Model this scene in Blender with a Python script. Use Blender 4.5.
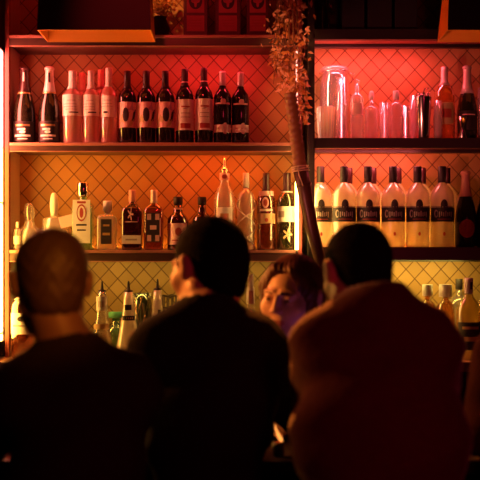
import bpy, bmesh, math, random
import numpy as np
from mathutils import Vector, Matrix, Euler

for o in list(bpy.data.objects):
    bpy.data.objects.remove(o, do_unlink=True)
S = bpy.context.scene
COL = S.collection
R = math.radians
random.seed(7)

# ------------------------------------------------------------------ camera
EYE, FOC, HOR = 1.64, 1060.0, 265.0          # eye height, focal length and horizon (480 px frame)
cam = bpy.data.cameras.new('camera')
cam.sensor_width = 36.0
cam.lens = FOC / 480.0 * 36.0
cam.shift_y = (HOR - 240.0) / 480.0
cam.clip_start = 0.05
cam.dof.use_dof = True
cam.dof.focus_distance = 4.35
cam.dof.aperture_fstop = 2.6
camo = bpy.data.objects.new('camera', cam)
COL.objects.link(camo)
camo.location = (0, 0, EYE)
camo.rotation_euler = (R(90), 0, 0)
S.camera = camo

# ------------------------------------------------------------------ world, exposure, lights
S.view_settings.view_transform = 'Standard'
S.view_settings.look = 'None'
S.view_settings.gamma = 1.0
S.view_settings.exposure = 0.0
S.view_settings.use_curve_mapping = False
S.cycles.transparent_max_bounces = 32
S.cycles.max_bounces = 10
w = bpy.data.worlds.new('world')
S.world = w
w.use_nodes = True
w.node_tree.nodes['Background'].inputs[0].default_value = (0.30, 0.05, 0.03, 1)
w.node_tree.nodes['Background'].inputs[1].default_value = 0.004

RED = (1.0, 0.012, 0.012)
SALMON = (1.0, 0.080, 0.11)
ORANGE = (1.0, 0.145, 0.012)
AMBER = (1.0, 0.28, 0.02)
YELLOW = (1.0, 0.70, 0.14)


def area_light(name, loc, aim, sx, sy, watts, color, spread=180):
    l = bpy.data.lights.new(name, 'AREA')
    l.shape = 'RECTANGLE'
    l.size, l.size_y = sx, sy
    l.energy, l.color = watts, color
    l.spread = R(spread)
    o = bpy.data.objects.new(name, l)
    COL.objects.link(o)
    o.location = loc
    d = Vector(aim) - Vector(loc)
    o.rotation_euler = d.to_track_quat('-Z', 'Y').to_euler()
    return o


def spot_light(name, loc, aim, watts, color, angle, blend=0.6, radius=0.03):
    l = bpy.data.lights.new(name, 'SPOT')
    l.energy, l.color = watts, color
    l.spot_size, l.spot_blend = R(angle), blend
    l.shadow_soft_size = radius
    o = bpy.data.objects.new(name, l)
    COL.objects.link(o)
    o.location = loc
    d = Vector(aim) - Vector(loc)
    o.rotation_euler = d.to_track_quat('-Z', 'Y').to_euler()
    return o


# LED strips under the shelves (aimed down and at the tiles)
area_light('led_top_left', (-0.12, 4.47, 2.545), (-0.12, 4.60, 2.30), 0.40, 0.02, 1.15, (1.0, 0.030, 0.05))
area_light('led_top_left_end', (-0.62, 4.47, 2.545), (-0.62, 4.60, 2.30), 0.5, 0.02, 0.36, RED)
area_light('led_top_right', (0.57, 4.47, 2.55), (0.57, 4.60, 2.25), 0.46, 0.02, 3.20, SALMON)
area_light('led_mid_left', (-0.10, 4.47, 2.105), (-0.10, 4.62, 1.9), 0.45, 0.02, 1.15, (1.0, 0.10, 0.014))
area_light('led_mid_left_end', (-0.65, 4.47, 2.105), (-0.65, 4.62, 1.9), 0.5, 0.02, 0.64, ORANGE)
area_light('led_mid_right', (0.55, 4.47, 2.115), (0.55, 4.62, 1.9), 0.45, 0.02, 1.92, (1.0, 0.14, 0.14))
area_light('led_low_left', (-0.35, 4.47, 1.645), (-0.35, 4.62, 1.45), 1.1, 0.02, 0.95, YELLOW)
area_light('led_low_right', (0.66, 4.47, 1.648), (0.66, 4.62, 1.45), 0.62, 0.02, 1.79, YELLOW)
area_light('red_wall_fill', (-0.45, 4.50, 3.02), (-0.45, 4.64, 2.8), 1.0, 0.02, 0.6, RED)  # unseen red light added to lift the wall above the top shelf
# LED strips lying along the back of the middle shelves, shining up behind the bottles
area_light('led_back_left', (-0.40, 4.625, 1.712), (-0.40, 4.60, 2.1), 1.0, 0.012, 0.58, AMBER)
area_light('led_back_right', (0.58, 4.625, 1.725), (0.58, 4.60, 2.1), 0.5, 0.012, 3.99, (1.0, 0.50, 0.08))
# bar spots on the shelves
spot_light('red_spot_low', (-0.85, 2.20, 1.30), (0.62, 4.5, 2.30), 95, (1.0, 0.19, 0.15), 22)
spot_light('red_spot_high', (-0.45, 3.05, 2.95), (-0.20, 4.45, 2.45), 14, (1.0, 0.03, 0.03), 46)
# unseen amber spot added off to the left for the figures' left sides
spot_light('amber_side_fill', (-1.20, 3.30, 2.00), (0.0, 3.0, 1.55), 110, (1.0, 0.26, 0.035), 44, 0.7, 0.05)
spot_light('shoulder_fill_spot', (0.05, 4.10, 2.76), (0.125, 2.50, 1.48), 420, (1.0, 0.22, 0.025), 11, 0.6, 0.03)  # unseen spot added overhead to brighten the right man's left shoulder
spot_light('plant_spot', (-0.15, 3.30, 3.00), (0.20, 4.25, 2.50), 52, (1.0, 0.30, 0.10), 20, 0.8, 0.04)  # unseen spot added to brighten the hanging leaves
# dim red light in the room behind the guests
area_light('room_red', (0.9, 0.2, 2.0), (0.4, 2.7, 1.35), 0.5, 0.5, 1.7, (1.0, 0.03, 0.09), 90)
spot_light('head_veil_spot', (0.45, 0.7, 2.30), (-0.44, 2.36, 1.62), 85, (1.0, 0.26, 0.008), 14, 1.0)  # added spot standing in for the glow that veils the left man's head
spot_light('vase_spot', (-0.55, 3.60, 3.05), (-0.34, 4.48, 2.75), 45, (1.0, 0.30, 0.06), 13)  # unseen spot added to brighten the leaves in the vase
spot_light('purple_face_fill', (0.30, 2.98, 1.22), (0.12, 3.18, 1.5), 0.42, (0.80, 0.18, 0.85), 60, 0.6, 0.14)  # unseen spot added for the purple tint on the barmaid's face


# ------------------------------------------------------------------ materials
def nt(m):
    m.use_nodes = True
    t = m.node_tree
    t.nodes.clear()
    return t, t.nodes, t.links


def principled(name, color, rough=0.5, metal=0.0, spec=0.5, emit=None, estr=0.0, noise=0.0, nscale=20.0, coat=0.0, bump=0.0):
    m = bpy.data.materials.new(name)
    t, N, L = nt(m)
    out = N.new('ShaderNodeOutputMaterial')
    b = N.new('ShaderNodeBsdfPrincipled')
    b.inputs['Base Color'].default_value = (*color, 1)
    b.inputs['Roughness'].default_value = rough
    b.inputs['Metallic'].default_value = metal
    b.inputs['Specular IOR Level'].default_value = spec
    b.inputs['Coat Weight'].default_value = coat
    if emit:
        b.inputs['Emission Color'].default_value = (*emit, 1)
        b.inputs['Emission Strength'].default_value = estr
    if noise or bump:
        tc = N.new('ShaderNodeTexCoord')
        no = N.new('ShaderNodeTexNoise')
        no.inputs['Scale'].default_value = nscale
        no.inputs['Detail'].default_value = 4
        L.new(tc.outputs['Object'], no.inputs['Vector'])
        if noise:
            mx = N.new('ShaderNodeMix')
            mx.data_type = 'RGBA'
            mx.inputs[6].default_value = (*[c * (1 - noise) for c in color], 1)
            mx.inputs[7].default_value = (*[min(1, c * (1 + noise)) for c in color], 1)
            L.new(no.outputs['Fac'], mx.inputs[0])
            L.new(mx.outputs[2], b.inputs['Base Color'])
        if bump:
            bp = N.new('ShaderNodeBump')
            bp.inputs['Strength'].default_value = bump
            bp.inputs['Distance'].default_value = 0.01
            L.new(no.outputs['Fac'], bp.inputs['Height'])
            L.new(bp.outputs['Normal'], b.inputs['Normal'])
    L.new(b.outputs[0], out.inputs[0])
    return m


def glass(name, tint, haze=0.0, hcol=(0.8, 0.8, 0.8), rough=0.04, gloss=(1, 1, 1), full=0.0):
    """thin walled glass or a filled bottle: tinted see-through, some scattering, fresnel gloss"""
    m = bpy.data.materials.new(name)
    t, N, L = nt(m)
    out = N.new('ShaderNodeOutputMaterial')
    tr = N.new('ShaderNodeBsdfTransparent')
    tr.inputs[0].default_value = (*tint, 1)
    base = tr
    if full:                                     # a bottle full of liquid bends what is seen through it
        rf = N.new('ShaderNodeBsdfRefraction')
        rf.inputs['Color'].default_value = (*[c ** 0.5 for c in tint], 1)
        rf.inputs['IOR'].default_value = 1.33
        rf.inputs['Roughness'].default_value = 0.02
        m0 = N.new('ShaderNodeMixShader')
        m0.inputs[0].default_value = full
        L.new(tr.outputs[0], m0.inputs[1])
        L.new(rf.outputs[0], m0.inputs[2])
        tr = base = m0
    if haze > 0:
        df = N.new('ShaderNodeBsdfDiffuse')
        tl = N.new('ShaderNodeBsdfTranslucent')
        df.inputs[0].default_value = (*hcol, 1)
        tl.inputs[0].default_value = (*hcol, 1)
        m1 = N.new('ShaderNodeMixShader')
        m1.inputs[0].default_value = 0.5
        L.new(df.outputs[0], m1.inputs[1])
        L.new(tl.outputs[0], m1.inputs[2])
        m2 = N.new('ShaderNodeMixShader')
        m2.inputs[0].default_value = haze
        L.new(tr.outputs[0], m2.inputs[1])
        L.new(m1.outputs[0], m2.inputs[2])
        base = m2
    gl = N.new('ShaderNodeBsdfGlossy')
    gl.inputs[0].default_value = (*gloss, 1)
    gl.inputs['Roughness'].default_value = rough
    fr = N.new('ShaderNodeLayerWeight')
    fr.inputs[0].default_value = 0.30
    mp = N.new('ShaderNodeMath')
    mp.operation = 'MULTIPLY_ADD'
    mp.inputs[1].default_value = 0.85
    mp.inputs[2].default_value = 0.06
    L.new(fr.outputs['Facing'], mp.inputs[0])
    m3 = N.new('ShaderNodeMixShader')
    L.new(mp.outputs[0], m3.inputs[0])
    L.new(base.outputs[0], m3.inputs[1])
    L.new(gl.outputs[0], m3.inputs[2])
    L.new(m3.outputs[0], out.inputs[0])
    return m


def translucent(name, color, mixd=0.5):
    m = bpy.data.materials.new(name)
    t, N, L = nt(m)
    out = N.new('ShaderNodeOutputMaterial')
    df = N.new('ShaderNodeBsdfDiffuse')
    tl = N.new('ShaderNodeBsdfTranslucent')
    df.inputs[0].default_value = (*color, 1)
    tl.inputs[0].default_value = (*color, 1)
    mx = N.new('ShaderNodeMixShader')
    mx.inputs[0].default_value = mixd
    L.new(df.outputs[0], mx.inputs[1])
    L.new(tl.outputs[0], mx.inputs[2])
    L.new(mx.outputs[0], out.inputs[0])
    return m


def emissive(name, color, strength):
    m = bpy.data.materials.new(name)
    t, N, L = nt(m)
    out = N.new('ShaderNodeOutputMaterial')
    e = N.new('ShaderNodeEmission')
    e.inputs[0].default_value = (*color, 1)
    e.inputs[1].default_value = strength
    L.new(e.outputs[0], out.inputs[0])
    return m


def tile_material():
    """square cream tiles laid on the diagonal with dark grout"""
    m = bpy.data.materials.new('diagonal_tiles')
    t, N, L = nt(m)
    out = N.new('ShaderNodeOutputMaterial')
    b = N.new('ShaderNodeBsdfPrincipled')
    tc = N.new('ShaderNodeTexCoord')
    sep = N.new('ShaderNodeSeparateXYZ')
    L.new(tc.outputs['Object'], sep.inputs[0])
    P = 0.0765

    def math_(op, a, bb=None, c=None):
        n = N.new('ShaderNodeMath')
        n.operation = op
        for i, v in enumerate((a, bb, c)):
            if v is None:
                continue
            if isinstance(v, (int, float)):
                n.inputs[i].default_value = v
            else:
                L.new(v, n.inputs[i])
        return n.outputs[0]
    zz = math_('MULTIPLY', sep.outputs['Z'], 0.92)
    u = math_('DIVIDE', math_('ADD', sep.outputs['X'], zz), P)
    v = math_('DIVIDE', math_('SUBTRACT', sep.outputs['X'], zz), P)
    du = math_('ABSOLUTE', math_('SUBTRACT', math_('FRACT', u), 0.5))
    dv = math_('ABSOLUTE', math_('SUBTRACT', math_('FRACT', v), 0.5))
    mxd = math_('MAXIMUM', du, dv)
    mr = N.new('ShaderNodeMapRange')
    mr.inputs['From Min'].default_value = 0.455
    mr.inputs['From Max'].default_value = 0.478
    L.new(mxd, mr.inputs['Value'])
    comb = N.new('ShaderNodeCombineXYZ')
    L.new(math_('FLOOR', u), comb.inputs[0])
    L.new(math_('FLOOR', v), comb.inputs[1])
    wn = N.new('ShaderNodeTexWhiteNoise')
    wn.noise_dimensions = '2D'
    L.new(comb.outputs[0], wn.inputs['Vector'])
    c1 = N.new('ShaderNodeMix')
    c1.data_type = 'RGBA'
    c1.inputs[6].default_value = (0.37, 0.215, 0.074, 1)
    c1.inputs[7].default_value = (0.47, 0.285, 0.105, 1)
    L.new(wn.outputs['Value'], c1.inputs[0])
    c2 = N.new('ShaderNodeMix')
    c2.data_type = 'RGBA'
    c2.inputs[7].default_value = (0.13, 0.065, 0.024, 1)
    L.new(mr.outputs[0], c2.inputs[0])
    L.new(c1.outputs[2], c2.inputs[6])
    L.new(c2.outputs[2], b.inputs['Base Color'])
    b.inputs['Roughness'].default_value = 0.42
    b.inputs['Specular IOR Level'].default_value = 0.2
    bp = N.new('ShaderNodeBump')
    bp.inputs['Strength'].default_value = 0.4
    bp.inputs['Distance'].default_value = 0.003
    bp.invert = True
    L.new(mr.outputs[0], bp.inputs['Height'])
    L.new(bp.outputs[0], b.inputs['Normal'])
    L.new(b.outputs[0], out.inputs[0])
    return m


def cloth_material(name, color, rough=0.9, bump=0.3, scale=60, sheen=0.0):
    m = principled(name, color, rough, spec=0.15, noise=0.25, nscale=scale, bump=bump)
    bs = next(n for n in m.node_tree.nodes if n.type == 'BSDF_PRINCIPLED')
    bs.inputs['Sheen Weight'].default_value = sheen
    bs.inputs['Sheen Roughness'].default_value = 0.35
    return m


M = {
    'red_lit_ply': principled('red_lit_plywood', (0.50, 0.11, 0.09), 0.4, noise=0.15),  # red light on the shelf undersides is put into this colour
    'tiles': tile_material(),
    'plaster': principled('dark_plaster', (0.05, 0.02, 0.018), 0.8, noise=0.2, nscale=6),
    'floor': principled('dark_floor_boards', (0.05, 0.03, 0.02), 0.5, noise=0.3, nscale=5),
    'red_panel': principled('red_painted_panel', (0.30, 0.06, 0.045), 0.5, noise=0.1),
    'side_panel': principled('cream_side_panel', (0.45, 0.36, 0.27), 0.5, noise=0.1),
    'iron': principled('black_iron', (0.025, 0.018, 0.018), 0.35, metal=0.0, spec=0.5, noise=0.2, nscale=40),
    'shelf_wood': principled('dark_shelf_wood', (0.10, 0.05, 0.035), 0.38, noise=0.3, nscale=25),
    'lip': principled('pink_lit_lip', (0.58, 0.26, 0.19), 0.3, noise=0.1),  # lighter pink puts the light on the front edges into the finish
    'brass': principled('brass_edge', (0.75, 0.5, 0.25), 0.3, metal=0.8),
    'counter': principled('dark_counter_wood', (0.03, 0.018, 0.014), 0.4, noise=0.3, nscale=12),
    'paper': principled('cream_paper', (0.86, 0.80, 0.72), 0.6),
    'paper_white': principled('white_paper', (0.92, 0.90, 0.86), 0.55),
    'paper_pink': principled('pink_paper', (0.85, 0.52, 0.50), 0.6),
    'paper_mauve': principled('mauve_paper', (0.55, 0.30, 0.42), 0.6),
    'paper_ochre': principled('ochre_paper', (0.62, 0.42, 0.20), 0.6),
    'ink': principled('dark_ink', (0.03, 0.02, 0.02), 0.5),
    'ink_grey': principled('grey_ink', (0.45, 0.36, 0.32), 0.6),
    'ink_red': principled('red_ink', (0.45, 0.06, 0.04), 0.5),
    'gold': principled('gold_foil', (0.85, 0.55, 0.22), 0.3, metal=0.7),
    'foil_dark': principled('black_foil', (0.05, 0.015, 0.015), 0.3, spec=0.6),
    'foil_pale': principled('pale_foil', (0.80, 0.66, 0.60), 0.35, metal=0.2),
    'foil_white': principled('white_foil', (0.90, 0.84, 0.76), 0.35),
    'foil_salmon': principled('salmon_foil', (0.75, 0.36, 0.27), 0.35, metal=0.1),
    'wine': principled('dark_wine_glass', (0.022, 0.008, 0.007), 0.10, spec=0.6, coat=0.3),
    'champ': principled('dark_green_glass', (0.020, 0.016, 0.008), 0.10, spec=0.6, coat=0.4),
    'brown': glass('brown_spirit', (0.55, 0.16, 0.04), 0.35, (0.35, 0.10, 0.03), full=0.75),
    'dark_red': glass('dark_red_spirit', (0.20, 0.03, 0.02), 0.35, (0.14, 0.03, 0.02)),
    'amber_liq': glass('amber_spirit', (0.9, 0.45, 0.10), 0.30, (0.8, 0.40, 0.08), full=0.75),
    'yellow_liq': glass('yellow_spirit', (0.95, 0.72, 0.20), 0.45, (0.92, 0.66, 0.16), full=0.75),
    'clear_soft': glass('pale_clear_glass', (0.95, 0.92, 0.90), 0.34, (0.97, 0.93, 0.9)),
    'rose': glass('rose_wine', (0.95, 0.50, 0.42), 0.60, (1.0, 0.62, 0.52)),
    'clear': glass('clear_glass', (0.96, 0.95, 0.93), 0.08, (0.9, 0.9, 0.9)),
    'clear_full': glass('clear_spirit', (0.92, 0.90, 0.86), 0.16, (0.95, 0.93, 0.9), full=0.75),
    'green': glass('green_glass', (0.35, 0.70, 0.38), 0.25, (0.30, 0.62, 0.35), full=0.75),
    'olive': glass('olive_glass', (0.18, 0.20, 0.06), 0.45, (0.14, 0.14, 0.05), full=0.75),
    'cream_spirit': glass('frosted_cream_glass', (0.85, 0.78, 0.66), 0.62, (0.90, 0.80, 0.64), 0.15),
    'milk': glass('milky_glass', (0.85, 0.82, 0.74), 0.85, (0.92, 0.86, 0.74), 0.15),
    'steel': principled('polished_steel', (0.72, 0.70, 0.68), 0.16, metal=1.0),
    'cork': principled('cork', (0.70, 0.48, 0.30), 0.8, noise=0.3, nscale=150),
    'wood_pale': principled('pale_wood', (0.78, 0.60, 0.42), 0.6, noise=0.15, nscale=30),
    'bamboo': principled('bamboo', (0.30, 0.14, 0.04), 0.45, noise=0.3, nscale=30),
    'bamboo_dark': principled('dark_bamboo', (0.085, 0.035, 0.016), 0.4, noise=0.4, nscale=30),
    'string': principled('string', (0.75, 0.55, 0.35), 0.8),
    'leaf_dry': translucent('dry_leaves', (0.62, 0.30, 0.10), 0.4),
    'leaf_pink': translucent('pale_dry_leaves', (0.75, 0.46, 0.32), 0.4),
    'stem': principled('dry_stem', (0.20, 0.10, 0.05), 0.8),
    'shade_black': principled('black_shade', (0.012, 0.008, 0.010), 0.55),
    'shade_amber': principled('amber_shade_lining', (0.80, 0.38, 0.06), 0.5),
    'shade_side': translucent('amber_lit_side', (0.90, 0.42, 0.07), 0.8),  # amber stands in for light on the shade's outer side
    'carton_dark': principled('dark_carton', (0.10, 0.012, 0.014), 0.45),
    'carton_red': principled('red_carton_label', (0.52, 0.085, 0.09), 0.5, noise=0.15, nscale=60),
    'pot': principled('dark_pot', (0.04, 0.02, 0.018), 0.5),
    'led': emissive('warm_led', (1.0, 0.48, 0.07), 22.0),
    'led_pink': emissive('pink_led', (1.0, 0.20, 0.14), 34.0),
    'led_post': emissive('post_led', (1.0, 0.54, 0.13), 40.0),
    'led_post_pink': emissive('post_led_pink', (1.0, 0.45, 0.32), 34.0),
    'rod_pink': emissive('rod_pink', (1.0, 0.36, 0.26), 3.0),
    'lit_edge': emissive('lit_edge', (1.0, 0.33, 0.06), 1.6),  # glow standing in for an edge that catches light
    'card': principled('pink_card', (0.95, 0.55, 0.52), 0.6),
    'label_green': principled('green_label', (0.10, 0.45, 0.22), 0.5),
}


# ------------------------------------------------------------------ mesh helpers
def add_lathe(bm, prof, seg=24, mat=0, sq=None, c=(0, 0, 0), axis_fn=None, cap0=True, cap1=True):
    """prof: (r, z) list; sq: superellipse exponent per ring (None = round)"""
    rings = []
    for i, (r, z) in enumerate(prof):
        ring = []
        for k in range(seg):
            a = 2 * math.pi * (k + 0.5) / seg
            ca, sa = math.cos(a), math.sin(a)
            q = 1.0
            if sq and sq[i] > 2:
                n = sq[i]
                q = 1.0 / (abs(ca) ** n + abs(sa) ** n) ** (1 / n)
            ring.append(bm.verts.new((c[0] + r * q * ca, c[1] + r * q * sa, c[2] + z)))
        rings.append(ring)
    for a, b in zip(rings, rings[1:]):
        for k in range(seg):
            f = bm.faces.new((a[k], a[(k + 1) % seg], b[(k + 1) % seg], b[k]))
            f.material_index = mat
            f.smooth = True
    if cap0:
        f = bm.faces.new(rings[0][::-1]); f.material_index = mat
    if cap1:
        f = bm.faces.new(rings[-1]); f.material_index = mat
    return rings


def add_box(bm, lo, hi, mat=0, rot=None, bevel=0.0):
    lo, hi = Vector(lo), Vector(hi)
    c = (lo + hi) / 2
    t = bmesh.new()
    bmesh.ops.create_cube(t, size=1.0)
    for v in t.verts:
        v.co = Vector((v.co.x * (hi.x - lo.x), v.co.y * (hi.y - lo.y), v.co.z * (hi.z - lo.z)))
    if bevel:
        bmesh.ops.bevel(t, geom=list(t.edges), offset=bevel, segments=2, affect='EDGES', profile=0.6)
    mt = rot.to_matrix() if rot else Matrix.Identity(3)
    mp = {v: bm.verts.new(mt @ v.co + c) for v in t.verts}
    for f in t.faces:
        g = bm.faces.new([mp[v] for v in f.verts])
        g.material_index = mat
    t.free()


def add_tube(bm, pts, rads, seg=10, mat=0, caps=True):
    pts = [Vector(p) for p in pts]
    if isinstance(rads, (int, float)):
        rads = [rads] * len(pts)
    rings = []
    up = Vector((0.31, 0.17, 0.93)).normalized()
    for i, p in enumerate(pts):
        d = (pts[min(i + 1, len(pts) - 1)] - pts[max(i - 1, 0)]).normalized()
        x = d.cross(up)
        if x.length < 1e-3:
            x = d.cross(Vector((1, 0, 0)))
        x.normalize()
        y = d.cross(x)
        rings.append([bm.verts.new(p + rads[i] * (math.cos(2 * math.pi * k / seg) * x + math.sin(2 * math.pi * k / seg) * y)) for k in range(seg)])
    for a, b in zip(rings, rings[1:]):
        for k in range(seg):
            f = bm.faces.new((a[k], b[k], b[(k + 1) % seg], a[(k + 1) % seg]))
            f.smooth = True
            f.material_index = mat
    if caps:
        bm.faces.new(rings[0]).material_index = mat
        bm.faces.new(rings[-1][::-1]).material_index = mat


def obj(name, bm, mats, parent=None, loc=None):
    bmesh.ops.recalc_face_normals(bm, faces=list(bm.faces)) if False else None
    me = bpy.data.meshes.new(name)
    bm.to_mesh(me)
    bm.free()
    o = bpy.data.objects.new(name, me)
    COL.objects.link(o)
    for m in (mats if isinstance(mats, (list, tuple)) else [mats]):
        me.materials.append(M[m] if isinstance(m, str) else m)
    if parent:
        o.parent = parent
    if loc:
        o.location = loc
    return o


def tag(o, label, cat, group=None, kind=None):
    o['label'] = label
    o['category'] = cat
    if group:
        o['group'] = group
    if kind:
        o['kind'] = kind
    return o


def thing(name, label, cat, loc=(0, 0, 0), rz=0.0, group=None):
    o = bpy.data.objects.new(name, None)
    o.empty_display_size = 0.05
    COL.objects.link(o)
    o.location = loc
    o.rotation_euler = (0, 0, rz)
    return tag(o, label, cat, group)


def struct(name, bm, mats):
    o = obj(name, bm, mats)
    o['kind'] = 'structure'
    return o


def BM():
    return bmesh.new()


def X(px, Y):
    return (px - 240.0) * Y / FOC


def Z(py, Y):
    return EYE - (py - HOR) * Y / FOC


# ------------------------------------------------------------------ the room
WALL = 4.64
bm = BM(); add_box(bm, (-3.0, -1.5, -0.1), (3.0, 5.0, 0.0)); struct('floor', bm, 'floor')
bm = BM(); add_box(bm, (-3.0, -1.5, 3.3), (3.0, 5.0, 3.4)); struct('ceiling', bm, 'plaster')
bm = BM(); add_box(bm, (-3.0, WALL, 0.0), (3.0, WALL + 0.1, 3.3)); struct('wall_back', bm, 'tiles')
bm = BM(); add_box(bm, (-3.1, -1.5, 0.0), (-3.0, 5.0, 3.3)); struct('wall_left', bm, 'plaster')
bm = BM(); add_box(bm, (3.0, -1.5, 0.0), (3.1, 5.0, 3.3)); struct('wall_right', bm, 'plaster')
bm = BM(); add_box(bm, (-3.0, -1.6, 0.0), (3.0, -1.5, 3.3)); struct('wall_front', bm, 'plaster')

# ------------------------------------------------------------------ shelving
F = 4.42                                   # front edge of the shelves
LX0, LX1 = -0.962, 0.243
RX0, RX1 = 0.283, 1.42
ST, S1, S2 = 2.600, 2.151, 1.7026          # left shelf tops
RT, Q1, Q2 = 2.625, 2.170, 1.715           # right shelf tops
BC = 1.254                                 # back counter top
W2 = WALL - 0.001

u = thing('shelving_unit', 'left wide bar shelving unit with reddish shelf edges and wine bottles', 'shelving', ((LX0 + LX1) / 2, F, BC))
ux = Vector(u.location)


def upart(name, lo, hi, mats, parent, origin, bev=0.002, mat=0, extra=None):
    bm = BM()
    add_box(bm, Vector(lo) - origin, Vector(hi) - origin, mat, None, bev)
    if extra:
        for l, h, mi in extra:
            add_box(bm, Vector(l) - origin, Vector(h) - origin, mi, None, 0.001)
    return obj(name, bm, mats, parent)


for zt, zb in ((ST, 2.556), (S1, 2.116), (S2, 1.657)):
    sh = upart('shelf', (LX0, F + 0.012, zb + 0.004), (LX1, W2, zt - 0.001), 'shelf_wood', u, ux)
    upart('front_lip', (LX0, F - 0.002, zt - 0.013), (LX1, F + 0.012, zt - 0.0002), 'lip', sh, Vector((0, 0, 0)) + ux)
    upart('fascia', (LX0, F, zb), (LX1, F + 0.012, zt - 0.0135), 'shelf_wood', sh, ux)
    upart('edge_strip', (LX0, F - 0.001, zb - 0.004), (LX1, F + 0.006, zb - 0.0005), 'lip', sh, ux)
upart('post', (LX0 - 0.018, F - 0.004, BC), (LX0 - 0.0005, F + 0.03, 3.1), 'red_panel', u, ux)
upart('post', (LX1 + 0.0005, F - 0.004, BC), (LX1 + 0.016, F + 0.03, 3.1), 'red_panel', u, ux)
upart('side_panel', (LX0 - 0.018, F + 0.031, BC), (LX0 - 0.0005, W2, 3.1), 'side_panel', u, ux)
upart('side_panel', (LX1 + 0.0005, F + 0.031, BC), (LX1 + 0.012, W2, 3.1), 'side_panel', u, ux)

v = thing('shelving_unit', 'right black iron shelving unit holding the jars and cream gin bottles', 'shelving', ((RX0 + RX1) / 2, F, BC))
vx = Vector(v.location)
for zt, zb in ((RT, 2.580), (Q1, 2.128), (Q2, 1.660)):
    sh = upart('shelf', (RX0 + 0.0065, F + 0.0305, zb + 0.010), (RX1 - 0.028, W2, zt - 0.001), 'red_lit_ply', v, vx)
    upart('front_rail', (RX0 + 0.0285, F - 0.002, zb), (RX1 - 0.0285, F + 0.030, zt - 0.0002), 'iron', sh, vx)
    upart('rear_rail', (RX0 + 0.028, W2 - 0.085, zb - 0.006), (RX1 - 0.028, W2 - 0.055, zb + 0.0095), 'iron', sh, vx)
for x0 in (RX0, RX1 - 0.028):
    upart('post', (x0, F - 0.006, BC), (x0 + 0.028, F + 0.03, 3.1), 'iron', v, vx)
upart('side_panel', (RX0, F + 0.031, BC), (RX0 + 0.006, W2, 3.1), 'side_panel', v, vx)

for z0, z1, mm in ((Q1 + .01, 2.56, 'led_post_pink'), (Q2 + .01, 2.11, 'led_post'), (BC + .05, 1.65, 'led_post')):
    upart('led_strip', (RX0 + .0063, F + .032, z0), (RX0 + .0083, F + .048, z1), mm, v, vx)

b = thing('back_counter', 'dark wooden back counter along the tiled wall below the shelves', 'counter', (0.1, 4.4, 0))
upart('cabinet_body', (-2.2, 4.26, 0.0), (2.2, W2, BC - 0.042), 'counter', b, Vector(b.location))
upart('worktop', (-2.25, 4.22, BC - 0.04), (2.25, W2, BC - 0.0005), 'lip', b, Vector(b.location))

# red-lit end wall beside the shelves and the glowing light column
bm = BM(); add_box(bm, (-1.6, F + 0.05, BC), (-0.9815, W2, 3.1)); struct('trim_1', bm, 'red_panel')
lc = thing('light_column', 'tall glowing white light column at the left end of the shelves', 'lamp', (-1.04, F - 0.035, 1.30))
for z0, z1 in ((1.325, 1.355), (1.36, 1.895), (1.90, 2.128), (2.13, 2.528)):
    bm = BM(); add_box(bm, (-0.07, -0.105, z0 - 1.30), (0.052, 0.03, z1 - 1.30), 0, None, 0.004)
    obj('diffuser', bm, 'led' if z1 < 2.2 else 'led_pink', lc)
bm = BM()
add_box(bm, (-0.075, 0.031, -0.04), (0.056, 0.049, 1.25))
for z0 in (1.354, 1.894, 2.527, 1.32):
    add_box(bm, (-0.075, -0.109, z0 - 1.30 + 0.0015), (0.056, 0.031, z0 - 1.30 + 0.0055))
obj('bracket', bm, 'iron', lc)

# ------------------------------------------------------------------ bottles
PROF = {   # body profile (radius factor, height fraction), cap start fraction, cap radius factor
    'bordeaux': ([(.88, 0), (1, .018), (1, .60), (.98, .64), (.86, .69), (.62, .73), (.42, .765), (.36, .80), (.35, .99)], .745, .40),
    'champagne': ([(.9, 0), (1, .02), (1, .36), (.97, .44), (.86, .53), (.68, .62), (.52, .70), (.42, .78), (.36, .88), (.36, .985)], .66, .50),
    'round': ([(.9, 0), (1, .02), (1, .60), (.96, .66), (.75, .72), (.42, .765), (.34, .80), (.33, .99)], .82, .38),
    'square': ([(.94, 0), (1, .02), (1, .62), (.96, .67), (.70, .71), (.38, .74), (.33, .77), (.33, .99)], .84, .40),
    'gin': ([(.94, 0), (1, .02), (1, .60), (.97, .65), (.84, .70), (.56, .755), (.36, .785), (.30, .80), (.29, .99)], .80, .33),
    'taper': ([(.92, 0), (1, .015), (1, .10), (.86, .26), (.68, .42), (.52, .57), (.42, .70), (.39, .80), (.38, .985)], .62, .5),
    'slim': ([(.92, 0), (1, .02), (1, .66), (.93, .71), (.70, .75), (.40, .78), (.33, .80), (.33, .99)], .80, .40),
    'decanter': ([(.80, 0), (.98, .03), (1, .25), (.90, .42), (.62, .55), (.42, .60), (.40, .64), (.46, .655)], .66, .5),
    'jug': ([(.92, 0), (1, .02), (1, .52), (.92, .60), (.72, .66), (.50, .70), (.42, .74), (.40, .99)], .70, .45),
}


def arc_patch(bm, r, z0, z1, a0, a1, mat, n=10, inset=0.0):
    """piece of a cylinder, angles from the side that faces the room (-Y)"""
    va, vb = [], []
    for i in range(n + 1):
        a = a0 + (a1 - a0) * i / n - math.pi / 2
        va.append(bm.verts.new((r * math.cos(a), r * math.sin(a), z0)))
        vb.append(bm.verts.new((r * math.cos(a), r * math.sin(a), z1)))
    for i in range(n):
        f = bm.faces.new((va[i], va[i + 1], vb[i + 1], vb[i]))
        f.material_index = mat
        f.smooth = True


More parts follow.
